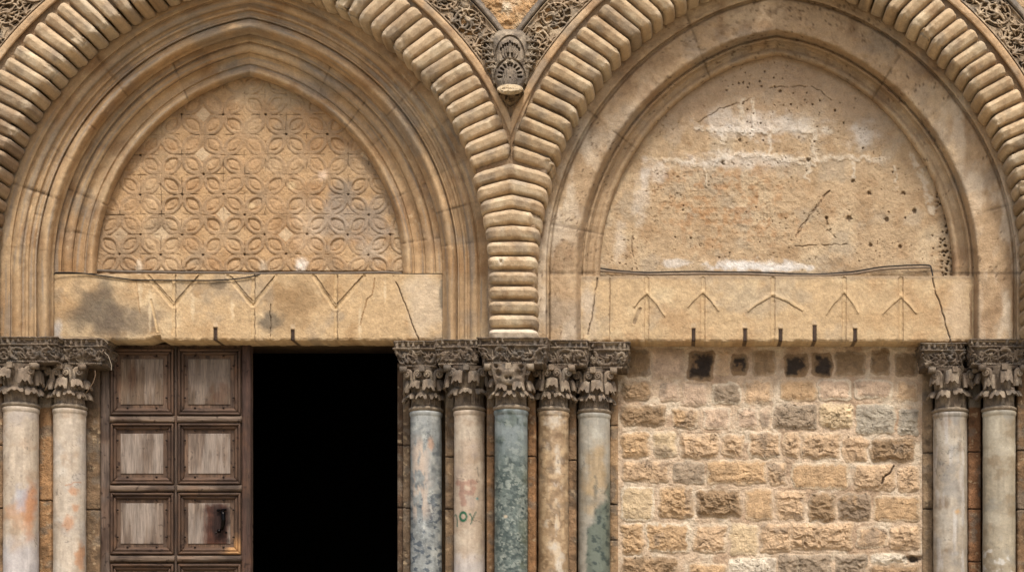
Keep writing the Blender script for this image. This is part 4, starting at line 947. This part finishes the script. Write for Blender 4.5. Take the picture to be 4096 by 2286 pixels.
column(3932, 4060, .38, 1638, 1460, fR2, 'grey-tan column nearest the right edge, whitish towards the bottom', 309, 'wind')

# ------------------------------------------------------------------ carved impost blocks above the capitals
def impost(x0, x1, y0, y1, d, label, seed, sl=(12, 12), depth=.5, light=1.0):
    rng = random.Random(seed); st = 2.2
    w = x1-x0; h = y1-y0; side = depth*400
    per = side+w+side; ns = int(per/st)+1; nt = int(h/st)+1
    strokes = []
    bandh = h*.30; y = bandh+4; hh = h-bandh-16
    x = 6.
    while x < per:                                           # egg-and-dart row
        ew = rng.uniform(15, 22)
        strokes.append(([(x+ew/2, 8), (x+ew/2+rng.uniform(-3, 3), bandh-rng.uniform(6, 14))], ew*rng.uniform(.28, .44), rng.choice([.15, .5, .7, .8, .9]))); x += ew+rng.uniform(1, 6)
    strokes.append(([(0, 2.5), (per, 2.5)], 4.5, 1.0)); strokes.append(([(0, bandh), (per, bandh)], 4.5, .95))
    x = 4.
    while x < per: strokes.append(([(x, h-6), (x+2, h-6)], 6.2, .9)); x += 10.5
    x = 22; k = 0
    while x < per:                                           # leaf scrolls
        sg = 1 if k % 2 else -1
        th = np.linspace(0, 2*np.pi*rng.uniform(.3, .7), 24); rr = hh*.5*np.linspace(.95, rng.uniform(.3, .7), 24); a0 = rng.uniform(0, 6.28); ex = rng.uniform(.8, 1.5)
        strokes.append((np.stack([x+ex*rr*np.cos(a0+sg*th), y+hh*.5+rr*np.sin(a0+sg*th)], 1), np.linspace(8, 5, 24)*rng.uniform(.8, 1.3), np.linspace(1, .8, 24)))
        for _ in range(4): strokes.append(curl(x+rng.uniform(-.6, .6)*hh, y+rng.uniform(.15, .85)*hh, rng.uniform(0, 6.28), hh*rng.uniform(.3, .7), rng.uniform(-2.5, 2.5), rng.uniform(5, 9), 3, rng.uniform(.7, 1.1)))
        strokes += leaf_fan(x, y+hh*.5, rng.uniform(0, 6.28), hh*.62, rng, rng.choice([3, 4, 5]), 2.2)
        strokes += leaf_fan(x+hh*.55, y+(hh*.9 if sg > 0 else hh*.1), -sg*math.pi/2+rng.uniform(-.6, .6), hh*.7, rng, 4, 1.7)
        strokes.append(([(x-1, y+hh*.5), (x+1, y+hh*.5)], rng.uniform(6, 10), 1.1))
        x += hh*1.12; k += 1
    Hh = raster(strokes, ns, nt, st)
    s = np.arange(ns)*st; t = np.linspace(0, 1, nt)
    Sg, Tg = np.meshgrid(s, t)
    ins = np.interp(t, [0, .30, .36, .9, .93, 1.0], [0, 0, .05, .62, .72, .80])[:, None]     # stepped, sloping profile
    relief = Hh*.038*(.55+.9*fbm(Sg, Tg*h, 40, 3, seed+2))+(fbm(Sg, Tg*h, 10, 3, seed)-.5)*.012
    frL = np.clip(Sg/side, 0, 1); frR = np.clip((Sg-side-w)/side, 0, 1); mid = np.clip(Sg-side, 0, w)
    f = (mid/w)
    px = x0+f*w+ins*(sl[0]*(1-f)*2-sl[1]*f*2)*(1.0)*np.abs(2*f-1)**.5
    onL = Sg < side; onR = Sg > side+w
    dd = d+ins*.055+np.where(onL, (1-frL)*depth, 0)+np.where(onR, frR*depth, 0)
    px = px-np.where(onL, relief*400-12, 0)*(onL)+np.where(onR, relief*400-12, 0)*onR
    dd = dd-np.where(onL | onR, 0, relief-.03)
    py = y0+Tg*h
    c = stonecol(px, py, seed, (118, 100, 82), (152, 134, 112), (76, 62, 50), (98, 90, 82), 36)*light
    c = mix(c, C(176, 156, 128), sst(.66, .8, fbm(px, py, 7, 3, seed+9))*.5)
    zq = W(px[:, ns//2:ns//2+1], py[:, :1], d)[..., 2]
    P = W(px, py, dd); P[..., 2] = zq
    # true side faces: keep x from the front depth
    k0 = (D+d)/D; P[..., 0] = (px-VX)*S*k0
    m = MB().grid(P, c)
    lo = P[-1]; hi = P[0]
    xa, xb = P[..., 0].min(), P[..., 0].max(); ya = P[..., 1].min()+.02
    m.box(xa+.03, xb-.03, ya+.01, ya+depth, hi[:, 2].mean()-.03, hi[:, 2].mean()-.002, C(150, 130, 104)); m.box(xa+.05, xb-.05, ya+.07, ya+depth, lo[:, 2].mean()+.004, lo[:, 2].mean()+.04, C(96, 80, 62))
    m.build('impost_block', CARV, None, label=label, cat='carved block', group='carved impost blocks above the columns')
impost(-60, 226, 1345, 1446, .19, 'carved block with a squared-bead top over the column at the left edge', 401, (8, 2))
impost(222, 412, 1352, 1456, .36, 'dark carved block tucked under the door lintel at its hinged end', 402, (2, 10))
impost(1574, 1746, 1362, 1466, .36, 'carved block with a slanting end beside the black doorway opening', 403, (20, 2), light=1.08)
impost(1740, 1910, 1356, 1458, .19, 'carved block over the column with the green letters', 404, (6, 6), light=1.05)
impost(1912, 2190, 1348, 1454, -.13, 'wide forward carved block directly under the central cushion stack', 405, (14, 14), light=1.05)
impost(2188, 2352, 1358, 1460, .19, 'carved block over the paint-splashed column', 406, (6, 6), light=1.05)
impost(2350, 2518, 1366, 1471, .36, 'carved block with a slanting end beside the top of the rubble wall', 407, (2, 20), light=1.05)
impost(3686, 3862, 1370, 1468, .36, 'carved block with a fine leaf-tip top row at the right end of the rubble wall', 408, (14, 2))
impost(3884, 4110, 1354, 1458, .19, 'carved block over the last column by the right edge', 409, (6, 4))

# ------------------------------------------------------------------ corbel where the hood moulds meet
def corbel():
    t0 = thing('carved_corbel', W(2040, 420, 0), 'grey carved leaf corbel with a broken tip where the two arches meet', 'corbel')
    x0, x1, y0, y1, st = 1880, 2200, 118, 430, 1.8
    X, Y = px_grid(x0, x1, y0, y1, st); ny, nx = X.shape
    hw = np.interp(Y, [118, 132, 145, 165, 200, 240, 262, 285, 315, 345, 372], [44, 60, 68, 71, 70, 66, 62, 70, 68, 54, 46])
    q = np.abs(X-2040)/hw
    prot = np.interp(Y, [118, 140, 175, 240, 262, 320, 350, 372], [.02, .08, .13, .16, .155, .20, .215, .20])
    body = prot*np.sqrt(np.clip(1-q**3.2, 0, 1))
    def S_(pts): return [(x-x0, y-y0) for x, y in pts]
    arc = lambda cx, cy, rx, ry, a0, a1, n=22: [(cx+rx*math.sin(a), cy-ry*math.cos(a)) for a in np.linspace(a0, a1, n)]
    carve = np.zeros_like(X)
    def groove(pts, r, dep):
        nonlocal carve; carve = np.maximum(carve, raster([(S_(pts), r, dep)], nx, ny, st))
    groove(arc(2040, 232, 57, 88, -1.75, 1.75), 4.5, .030); groove(arc(2040, 318, 60, 82, -1.9, 1.9), 4.5, .034)
    for sx in (-1, 1):
        for k in range(4):                       # veins of the upper leaf
            x_, y_ = 2040+sx*(9+k*9), 176+k*k*2.2
            groove([(x_, y_), (x_-sx*2, y_+26), (2040+sx*(4+k*3), 250)], 2.6, .02)
            groove([(x_, y_-2), (x_+sx*1, y_+6)], 4.2, .04)
        groove([(2040+sx*10, 236), (2040+sx*7, 214)], 4.5, .05)
        for i in range(5):
            a = sx*(.18+i*.36); x, y = 2040+math.sin(a)*46, 306-math.cos(a)*52
            groove([(x, y), (x-math.sin(a)*12, y+math.cos(a)*10)], 4.6, .05); groove([(x-math.sin(a)*10, y+math.cos(a)*12), (2040+sx*(6+i*5), 338)], 2.2, .014)
    groove([(2040, 172), (2040, 166)], 3.5, .04); groove([(2040, 256), (2040, 250)], 3.5, .04); groove([(2040, 312), (2040, 309)], 2.5, .03)
    h = body-carve*(body > .03)
    # side foliage
    rng = random.Random(3); fol = []
    for sx in (-1, 1):
        for i, (fx, fy) in enumerate([(104, 158), (108, 188), (102, 214), (98, 240), (88, 262)]):
            fol += leaf_fan(2040+sx*(fx-34)-x0, fy-y0+8, (0 if sx > 0 else math.pi)-sx*.35, 42, rng, 4, 1.6)
            fol.append(curl(2040+sx*(fx-20)-x0, fy-y0, (0.9 if sx > 0 else math.pi-.9), 26, -sx*2.2, 6, 3, .9))
        fol.append((S_([(2040+sx*70, 150), (2040+sx*76, 200), (2040+sx*74, 260), (2040+sx*60, 330)]), 9, .7))
    F = raster(fol, nx, ny, st)*.085
    # broken tip and ragged underside
    tip = np.sqrt(np.clip(1-((X-2040)/54)**2-((Y-358)/22)**2, 0, 1)); tipm = tip > .02
    ht = .20+tip*.05+(ridged(X, Y, 22, 4, 7)-.5)*.05
    wl = np.interp(Y, [366, 380, 400, 416, 424], [50, 46, 34, 14, 0]); under = (np.abs(X-2040) < wl) & (Y > 360)
    hu = np.interp(Y, [360, 424], [.20, .02])*np.sqrt(np.clip(1-(np.abs(X-2040)/np.maximum(wl, 1))**3, 0, 1))*(.55+.9*(ridged(X, Y*.8, 15, 3, 9)-.3))
    h = np.where(Y > 372, 0, h); h = np.maximum(h, np.where(under, hu, 0)); h = np.where(tipm, np.maximum(h, ht*sst(0, .35, tip)), h); h = np.maximum(h, F)
    keep = h > .012
    h = h+(fbm(X, Y, 9, 3, 5)-.5)*.012
    c = stonecol(X, Y, 12, (148, 130, 108), (180, 160, 132), (106, 90, 74), (120, 108, 93), 40)
    c = mix(c, C(192, 166, 130), sst(.0, .2, F)*(h-F < .02)*.35)
    c = mix(c, C(104, 93, 82), sst(.5, .68, fbm(X, Y, 36, 4, 15))*(body > .02)*.65)
    c = mix(c, C(214, 190, 152), tipm*sst(.05, .3, tip)*.85); c = mix(c, C(126, 100, 66), (under & ~tipm)*.7)
    MB().grid(W(X, Y, .055+DR-h), c, mask=keep, skirt=.10).build('corbel_body', CARV, t0)
corbel()
# plain stone wedge in the V between the two fillets
m = MB(); X, Y = px_grid(1930, 2156, 240, 600, 4); hwv = np.interp(Y, [240, 420, 575, 600], [130, 66, 6, 1])
X2 = AX+(X-AX)/113*hwv; c = stonecol(X2, Y, 17, (192, 154, 108), (206, 172, 128), (150, 116, 80), (170, 150, 124), 80)
c = mix(c, C(160, 142, 120), blob(X2, Y, 2043, 480, 10, 60, 3, .5, 20)*.6)
m.grid(W(X2, Y, .062+DR+(fbm(X2, Y, 30, 3, 2)-.5)*.012), c, skirt=.1); m.build('wedge_stone', LIME, None, label='plain triangular stone wedge below the carved corbel', cat='stone block')

# ------------------------------------------------------------------ spandrel and core masonry
def beads_y(x, ring): 
    ph = np.linspace(.05, 1.4, 200); bx, by = ring.pos(ph, ring.L+190+0*ph); o = np.argsort(bx); return np.interp(x, bx[o], by[o])
wl = thing('church_wall', W(2043, 160, .1), 'rough ochre masonry of the church front in the V above the corbel', 'stone wall')
X, Y = px_grid(1840, 2240, -60, 170, 2.2)
h = (ridged(X, Y*1.1, 60, 5, 31)-.5)*.06+(fbm(X, Y, 10, 3, 32)-.5)*.02
c = stonecol(X, Y, 33, (206, 158, 98), (222, 186, 136), (180, 126, 66), (200, 170, 130), 70)
c = mix(c, C(240, 222, 190), blob(X, Y, 2030, 35, 30, 30, 34, .7, 16)*.8)
MB().grid(W(X, Y, .11+DR-h), c, skirt=.1).build('rough_facing', ROUGH, wl)
X, Y = px_grid(-1200, 5300, -1500, 1400, 20)
inside = np.zeros_like(X, bool)
def within(cxl, cxr, ax, R1, R2, cy): return np.where(X < ax, np.hypot(X-cxl, Y-cy) < R1, np.hypot(X-cxr, Y-cy) < R2) | ((Y > cy) & (X > cxl-R1) & (X < cxr+R2))
inside = within(1085, 795, 940, 1150+280, 1150+280, 1030) | within(3350, 2930, 3083, 1200+280, 1180+250, 1030)
inside |= (np.abs(X-2043) < 110) & (Y > -30)
c = stonecol(X, Y, 35, (196, 156, 106))
MB().grid(W(X, Y, .17+DR+(fbm(X, Y, 60, 3, 36)-.5)*.03), c, mask=~inside, skirt=.3).build('upper_facing', ROUGH, wl)
m = MB()
def bx(px0, px1, py0, py1, d0, d1, col=(120, 96, 68)):
    a = W(px0, py1, d0); b = W(px1, py0, d0); m.box(a[0], b[0], d0, d1, a[2], b[2], C(*col))
bx(-1200, 5300, -1500, 1090, .84, 1.6); bx(-1200, 380, 1090, 3230, 1.0, 1.6); bx(1606, 2480, 1090, 3230, 1.0, 1.6); bx(2480, 5300, 1090, 3230, .98, 1.6)
bx(380, 1606, 1090, 1352, .84, 1.6)
bx(-1200, -80, 1090, 3230, .2, .9); bx(4180, 5300, 1090, 3230, .2, .9)
m.build('core_masonry', LIME, wl)
# dark room behind the open half of the doorway
m = MB(); k1 = W(300, 3230, 1.6)[0]; k2 = W(1700, 3230, 1.6)[0]
col = C(40, 32, 26)*.35  # near-black wall colour stands in for the unlit depth of the room
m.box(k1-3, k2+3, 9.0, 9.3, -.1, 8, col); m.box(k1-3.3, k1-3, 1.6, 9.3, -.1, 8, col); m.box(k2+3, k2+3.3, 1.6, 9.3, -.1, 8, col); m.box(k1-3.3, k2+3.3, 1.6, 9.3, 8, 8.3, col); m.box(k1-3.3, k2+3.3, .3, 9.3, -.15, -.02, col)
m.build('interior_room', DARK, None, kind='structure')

# ------------------------------------------------------------------ panelled door
def door():
    d0 = .74
    t0 = thing('panelled_door', W(700, 3225, d0), 'weathered grey-brown panelled wooden door leaf, closed, with a dark iron knocker', 'door')
    wb = (106, 84, 67)
    def wc(X, Y, seed, base=wb, vert=True):
        a, b = (X*1.0, Y*.10) if vert else (X*.10, Y)
        c = mix(C(*base)*np.ones(X.shape+(3,)), C(*[min(255, int(v*1.22)) for v in base]), sst(.45, .7, fbm(a, b, 10, 4, seed))*.7)
        c = mix(c, C(78, 62, 50), sst(.54, .74, fbm(a, b, 16, 4, seed+2))*.6)
        c = mix(c, C(110, 78, 54), sst(.58, .75, fbm(X, Y, 70, 4, seed+4))*.35)
        kn = sst(.76, .82, fbm(X, Y, 14, 2, seed+6)); c = mix(c, C(50, 34, 24), kn*.8)
        blot = sst(.56, .74, fbm(X, Y, 130, 4, seed//100+71)); c = mix(c, C(58, 44, 36), blot*.6)
        return c
    m = MB(); X, Y = px_grid(396, 1004, 1376, 2340, 4)
    m.grid(W(X, Y, d0+.0+(fbm(X, Y*.15, 8, 3, 5)-.5)*.004), wc(X, Y, 501), skirt=.07)
    X, Y = px_grid(396, 1004, 2340, 3225, 20); m.grid(W(X, Y, d0+0*X), wc(X, Y, 501), skirt=.07); m.build('leaf_board', WOODV, t0)
    def plank(name, x0, x1, y0, y1, dd, seed, base, vert, edge=5, bul=0.0):
        mm = MB(); X, Y = px_grid(x0, x1, y0, y1, 2.5 if y0 < 2345 else 8)
        e = np.minimum(np.minimum(X-x0, x1-X), np.minimum(Y-y0, y1-Y))
        rr = (Y-(y0+y1)/2)/((y1-y0)/2) if not vert else (X-(x0+x1)/2)/((x1-x0)/2)
        h = -.010*sst(edge, 0, e)+bul*np.sqrt(np.clip(1-rr**2, 0, 1))
        h = h+(fbm(X, Y*.12, 7, 3, seed)-.5)*.008 if vert else h+(fbm(X*.12, Y, 7, 3, seed)-.5)*.009
        mm.grid(W(X, Y, dd-h), wc(X, Y, seed, base, vert), skirt=.06)
        return mm.build(name, WOODV if vert else WOODH, t0)
    plank('stile', 402, 438, 1380, 3225, d0-.028, 511, (108, 92, 80), True); plank('stile', 966, 1003, 1372, 3225, d0-.035, 512, (76, 56, 46), True)
    plank('muntin', 697, 708, 1384, 3225, d0-.030, 513, (90, 74, 62), True)
    rows = [(1392, 1660), (1690, 1936), (1968, 2216), (2252, 2500), (2530, 2780), (2810, 3060)]
    for yy in (1662, 1938, 2219, 2502, 2782):
        for xx0, xx1 in ((438, 698), (707, 966)): plank('rail', xx0, xx1, yy, yy+27, d0-.030, 520+yy+xx0, (116, 98, 82), False, 4, .03)
    for ri, (y0, y1) in enumerate(rows):
        for ci, (x0, x1) in enumerate(((440, 696), (710, 964))):
            seed = 600+ri*10+ci
            pnl = bpy.data.objects.new('door_panel', None)
            # moulding frame: mitred sweep of a section, level sides and upright sides
            pr = dense([(0, -.004), (1, .034), (4, .054), (9, .056), (13, .046), (16, .014), (19, .034), (25, .030), (32, .010), (34, -.002), (36, -.024)], 26); pr[:, 0] *= .86
            mm = MB()
            for sd_ in range(4):
                n = 60; f = np.linspace(0, 1, n)[:, None]; ii = pr[:, 0][None, :]; dd = d0-pr[:, 1][None, :]
                if sd_ == 0: X = (x0+ii)+((x1-ii)-(x0+ii))*f; Y = y0+ii+0*f
                elif sd_ == 1: X = (x0+ii)+((x1-ii)-(x0+ii))*f; Y = y1-ii+0*f
                elif sd_ == 2: Y = (y0+ii)+((y1-ii)-(y0+ii))*f; X = x0+ii+0*f
                else: Y = (y0+ii)+((y1-ii)-(y0+ii))*f; X = x1-ii+0*f
                vert = sd_ > 1; nzz = (fbm(X, Y*.12, 6, 3, seed+sd_)-.5)*.008 if vert else (fbm(X*.12, Y, 6, 3, seed+sd_)-.5)*.008
                mitre = np.exp(-(np.minimum(f, 1-f)*n/1.2)**2)*.008
                c = wc(X, Y, seed+sd_*3, (90, 69, 54), vert)
                if ri == 2 and ci == 1: c = mix(c, C(196, 148, 96), blob(X, Y, 945, 2195, 60, 60, 3, .4, 30)*.8); c = mix(c, C(190, 184, 178), blob(X, Y, 850, 2228, 26, 12, 4, .4, 12)*.9)
                P = W(X, Y, dd+nzz+mitre)
                mm.grid(P if sd_ in (1, 2) else P[::-1], c if sd_ in (1, 2) else c[::-1], m=0 if vert else 1)
            fr = mm.build('panel_moulding', [WOODV, WOODH], t0)
            mm = MB(); X, Y = px_grid(x0+28, x1-28, y0+28, y1-28, 2.2)
            e = np.minimum(np.minimum(X-x0-28, x1-28-X), np.minimum(Y-y0-28, y1-28-Y))
            h = -.030+.016*sst(2, 13, e)+.022*sst(13, 15, e)+(fbm(X, Y*.10, 6, 3, seed)-.5)*.005
            tone = random.Random(seed).uniform(.78, 1.08); c = mix(wc(X, Y, seed+40, (138, 120, 104) if ri else (112, 94, 76)), C(140, 122, 106) if ri else C(104, 86, 70), .45+0*X)*tone; c = mix(c, C(166, 152, 138), sst(.4, .6, fbm(X, Y*.2, 40, 3, seed+50))*(.6 if ri else .3)); c = mix(c, C(78, 60, 48), sst(15, 13, e)*.55)
            if ri == 0: c = mix(c, C(88, 60, 40), blob(X, Y, x0+(90 if ci == 0 else 170), 1500+ci*90, 22+ci*24, 70, seed, .6, 30)*.7)
            if ri == 2 and ci == 1:
                q = sst(806, 834, X+(fbm(X, Y*.25, 12, 4, 2)-.5)*26)*sst(924, 900, X)*sst(2004, 2030, Y+(fbm(X, Y, 14, 3, 3)-.5)*20); c = mix(c, C(84, 42, 22), q*.9); c = mix(c, C(28, 14, 9), blob(X, Y, 878, 2086, 62, 100, 5, .45, 24)*.85)
            mm.grid(W(X, Y, d0-h), c, skirt=.03); mm.build('door_panel', WOODV, t0)
            bpy.data.objects.remove(pnl)
            if ri in (0, 1, 2):                     # nail heads along the mouldings
                for (nx_, ny_) in [(x0+70, y0+30), (x1-70, y0+30), (x0+70, y1-30), (x1-70, y1-30), (x0+30, y0+70), (x0+30, y1-70), (x1-30, y0+70), (x1-30, y1-70)]:
                    p = W(nx_, ny_, d0-.022); mm = MB(); mm.ball(p, (.013, .008, .010), C(40, 28, 20), 6); mm.build('nail', IRON, t0)
    # knocker
    p = lambda x, y, d: W(x, y, d)
    mm = MB(); pts = [p(884, 2040, d0-.03), p(888, 2044, d0-.06), p(893, 2054, d0-.075), p(894, 2080, d0-.08), p(892, 2100, d0-.075), p(888, 2112, d0-.06), p(886, 2116, d0-.03)]
    P = np.array(pts); P = np.stack([np.interp(np.linspace(0, 6, 25), np.arange(7), P[:, k]) for k in range(3)], 1)
    mm.tube(P, np.interp(np.linspace(0, 1, 25), [0, .2, .5, .8, 1], [.016, .022, .024, .018, .014]), C(24, 20, 18), 10)
    mm.ball(p(876, 2122, d0-.05), (.022, .022, .024), C(22, 18, 16), 9); mm.ball(p(905, 2128, d0-.03), (.012, .012, .014), C(22, 18, 16), 7); mm.tube([p(868, 2040, d0-.028), p(905, 2036, d0-.03)], .012, C(24, 20, 18), 8)
    mm.ball(p(864, 2130, d0-.045), (.012, .012, .012), C(60, 54, 50), 7)
    mm.build('knocker', POLI, t0)
door()

# ------------------------------------------------------------------ cables and loose wires
def cable(name, pts, r, label, cat, col=(46, 40, 34), n=6, seed=0):
    P = np.array([W(x, y, d) for x, y, d in pts]); t = np.arange(len(P)); u = np.linspace(0, len(P)-1, n*len(P))
    Q = np.stack([np.interp(u, t, P[:, k]) for k in range(3)], 1)
    for _ in range(2): Q[1:-1] = (Q[:-2]+2*Q[1:-1]+Q[2:])/4
    Q[:, 2] += (fbm(u*20, u*0, 13, 3, seed)-.5)*.012
    MB().tube(Q, r, C(*col), 7).build(name, CABL, None, label=label, cat=cat)
cable('power_cable', [(214, 1342, 0.440), (211, 1290, 0.440), (215, 1220, 0.440), (204, 1160, 0.440), (207, 1110, 0.430), (218, 1090, 0.430), (316, 1091, 0.445), (452, 1109, 0.452), (542, 1119, 0.452), (678, 1122, 0.452), (814, 1122, 0.452), (949, 1115, 0.452), (1013, 1103, 0.452), (1070, 1094, 0.490)], .007,
      'thin dark cable sagging across the top of the door lintel', 'cable', seed=1)
cable('conduit', [(390, 1082, 0.625), (560, 1087, 0.615), (760, 1090, 0.615), (900, 1090, 0.615), (1020, 1094, 0.615), (1180, 1090, 0.615), (1300, 1094, 0.615), (1450, 1092, 0.615), (1560, 1088, 0.615), (1608, 1094, 0.615)], .014, 'grey conduit along the foot of the carved tympanum', 'cable', (112, 100, 86), seed=2)
cable('power_cable', [(2402, 1074, 0.570), (2480, 1082, 0.560), (2579, 1089, 0.560), (2858, 1085, 0.560), (3067, 1090, 0.560), (3276, 1098, 0.560), (3415, 1087, 0.560), (3520, 1066, 0.560), (3640, 1060, 0.560), (3722, 1060, 0.560), (3728, 1085, 0.540), (3732, 1108, 0.450)], .008, 'black cable running along the foot of the blank tympanum', 'cable', seed=3)
cable('conduit', [(2402, 1084, 0.570), (2600, 1098, 0.550), (2858, 1094, 0.550), (3067, 1098, 0.550), (3276, 1104, 0.550), (3420, 1094, 0.550), (3520, 1076, 0.550), (3720, 1068, 0.550)], .012, 'grey-brown conduit under the black cable on the blank tympanum', 'cable', (130, 112, 92), seed=4)
cable('loose_wire', [(250, 1346, .28), (330, 1345, .27), (395, 1348, .26), (420, 1360, .25), (433, 1374, .25)], .004, 'thin loose wire along the top of the dark carved block beside the door', 'wire', (150, 132, 108), seed=5)
cable('loose_wire', [(418, 1408, .27), (432, 1420, .27), (440, 1440, .27), (446, 1460, .27), (445, 1478, .27)], .0035, 'pale wisp of wire dangling in front of the door top', 'wire', (170, 154, 132), seed=6)
cable('loose_wire', [(380, 1480, .29), (382, 1500, .29), (372, 1530, .29), (356, 1556, .3), (344, 1572, .32)], .005, 'curved brown wire hanging over the capital beside the door', 'wire', (120, 96, 72), seed=7)
cable('loose_wire', [(3790, 1330, .33), (3808, 1372, .28), (3815, 1400, .27), (3836, 1460, .26), (3850, 1482, .3)], .004, 'thin wire hanging across the carved block at the right end of the rubble wall', 'wire', (70, 58, 46), seed=8)
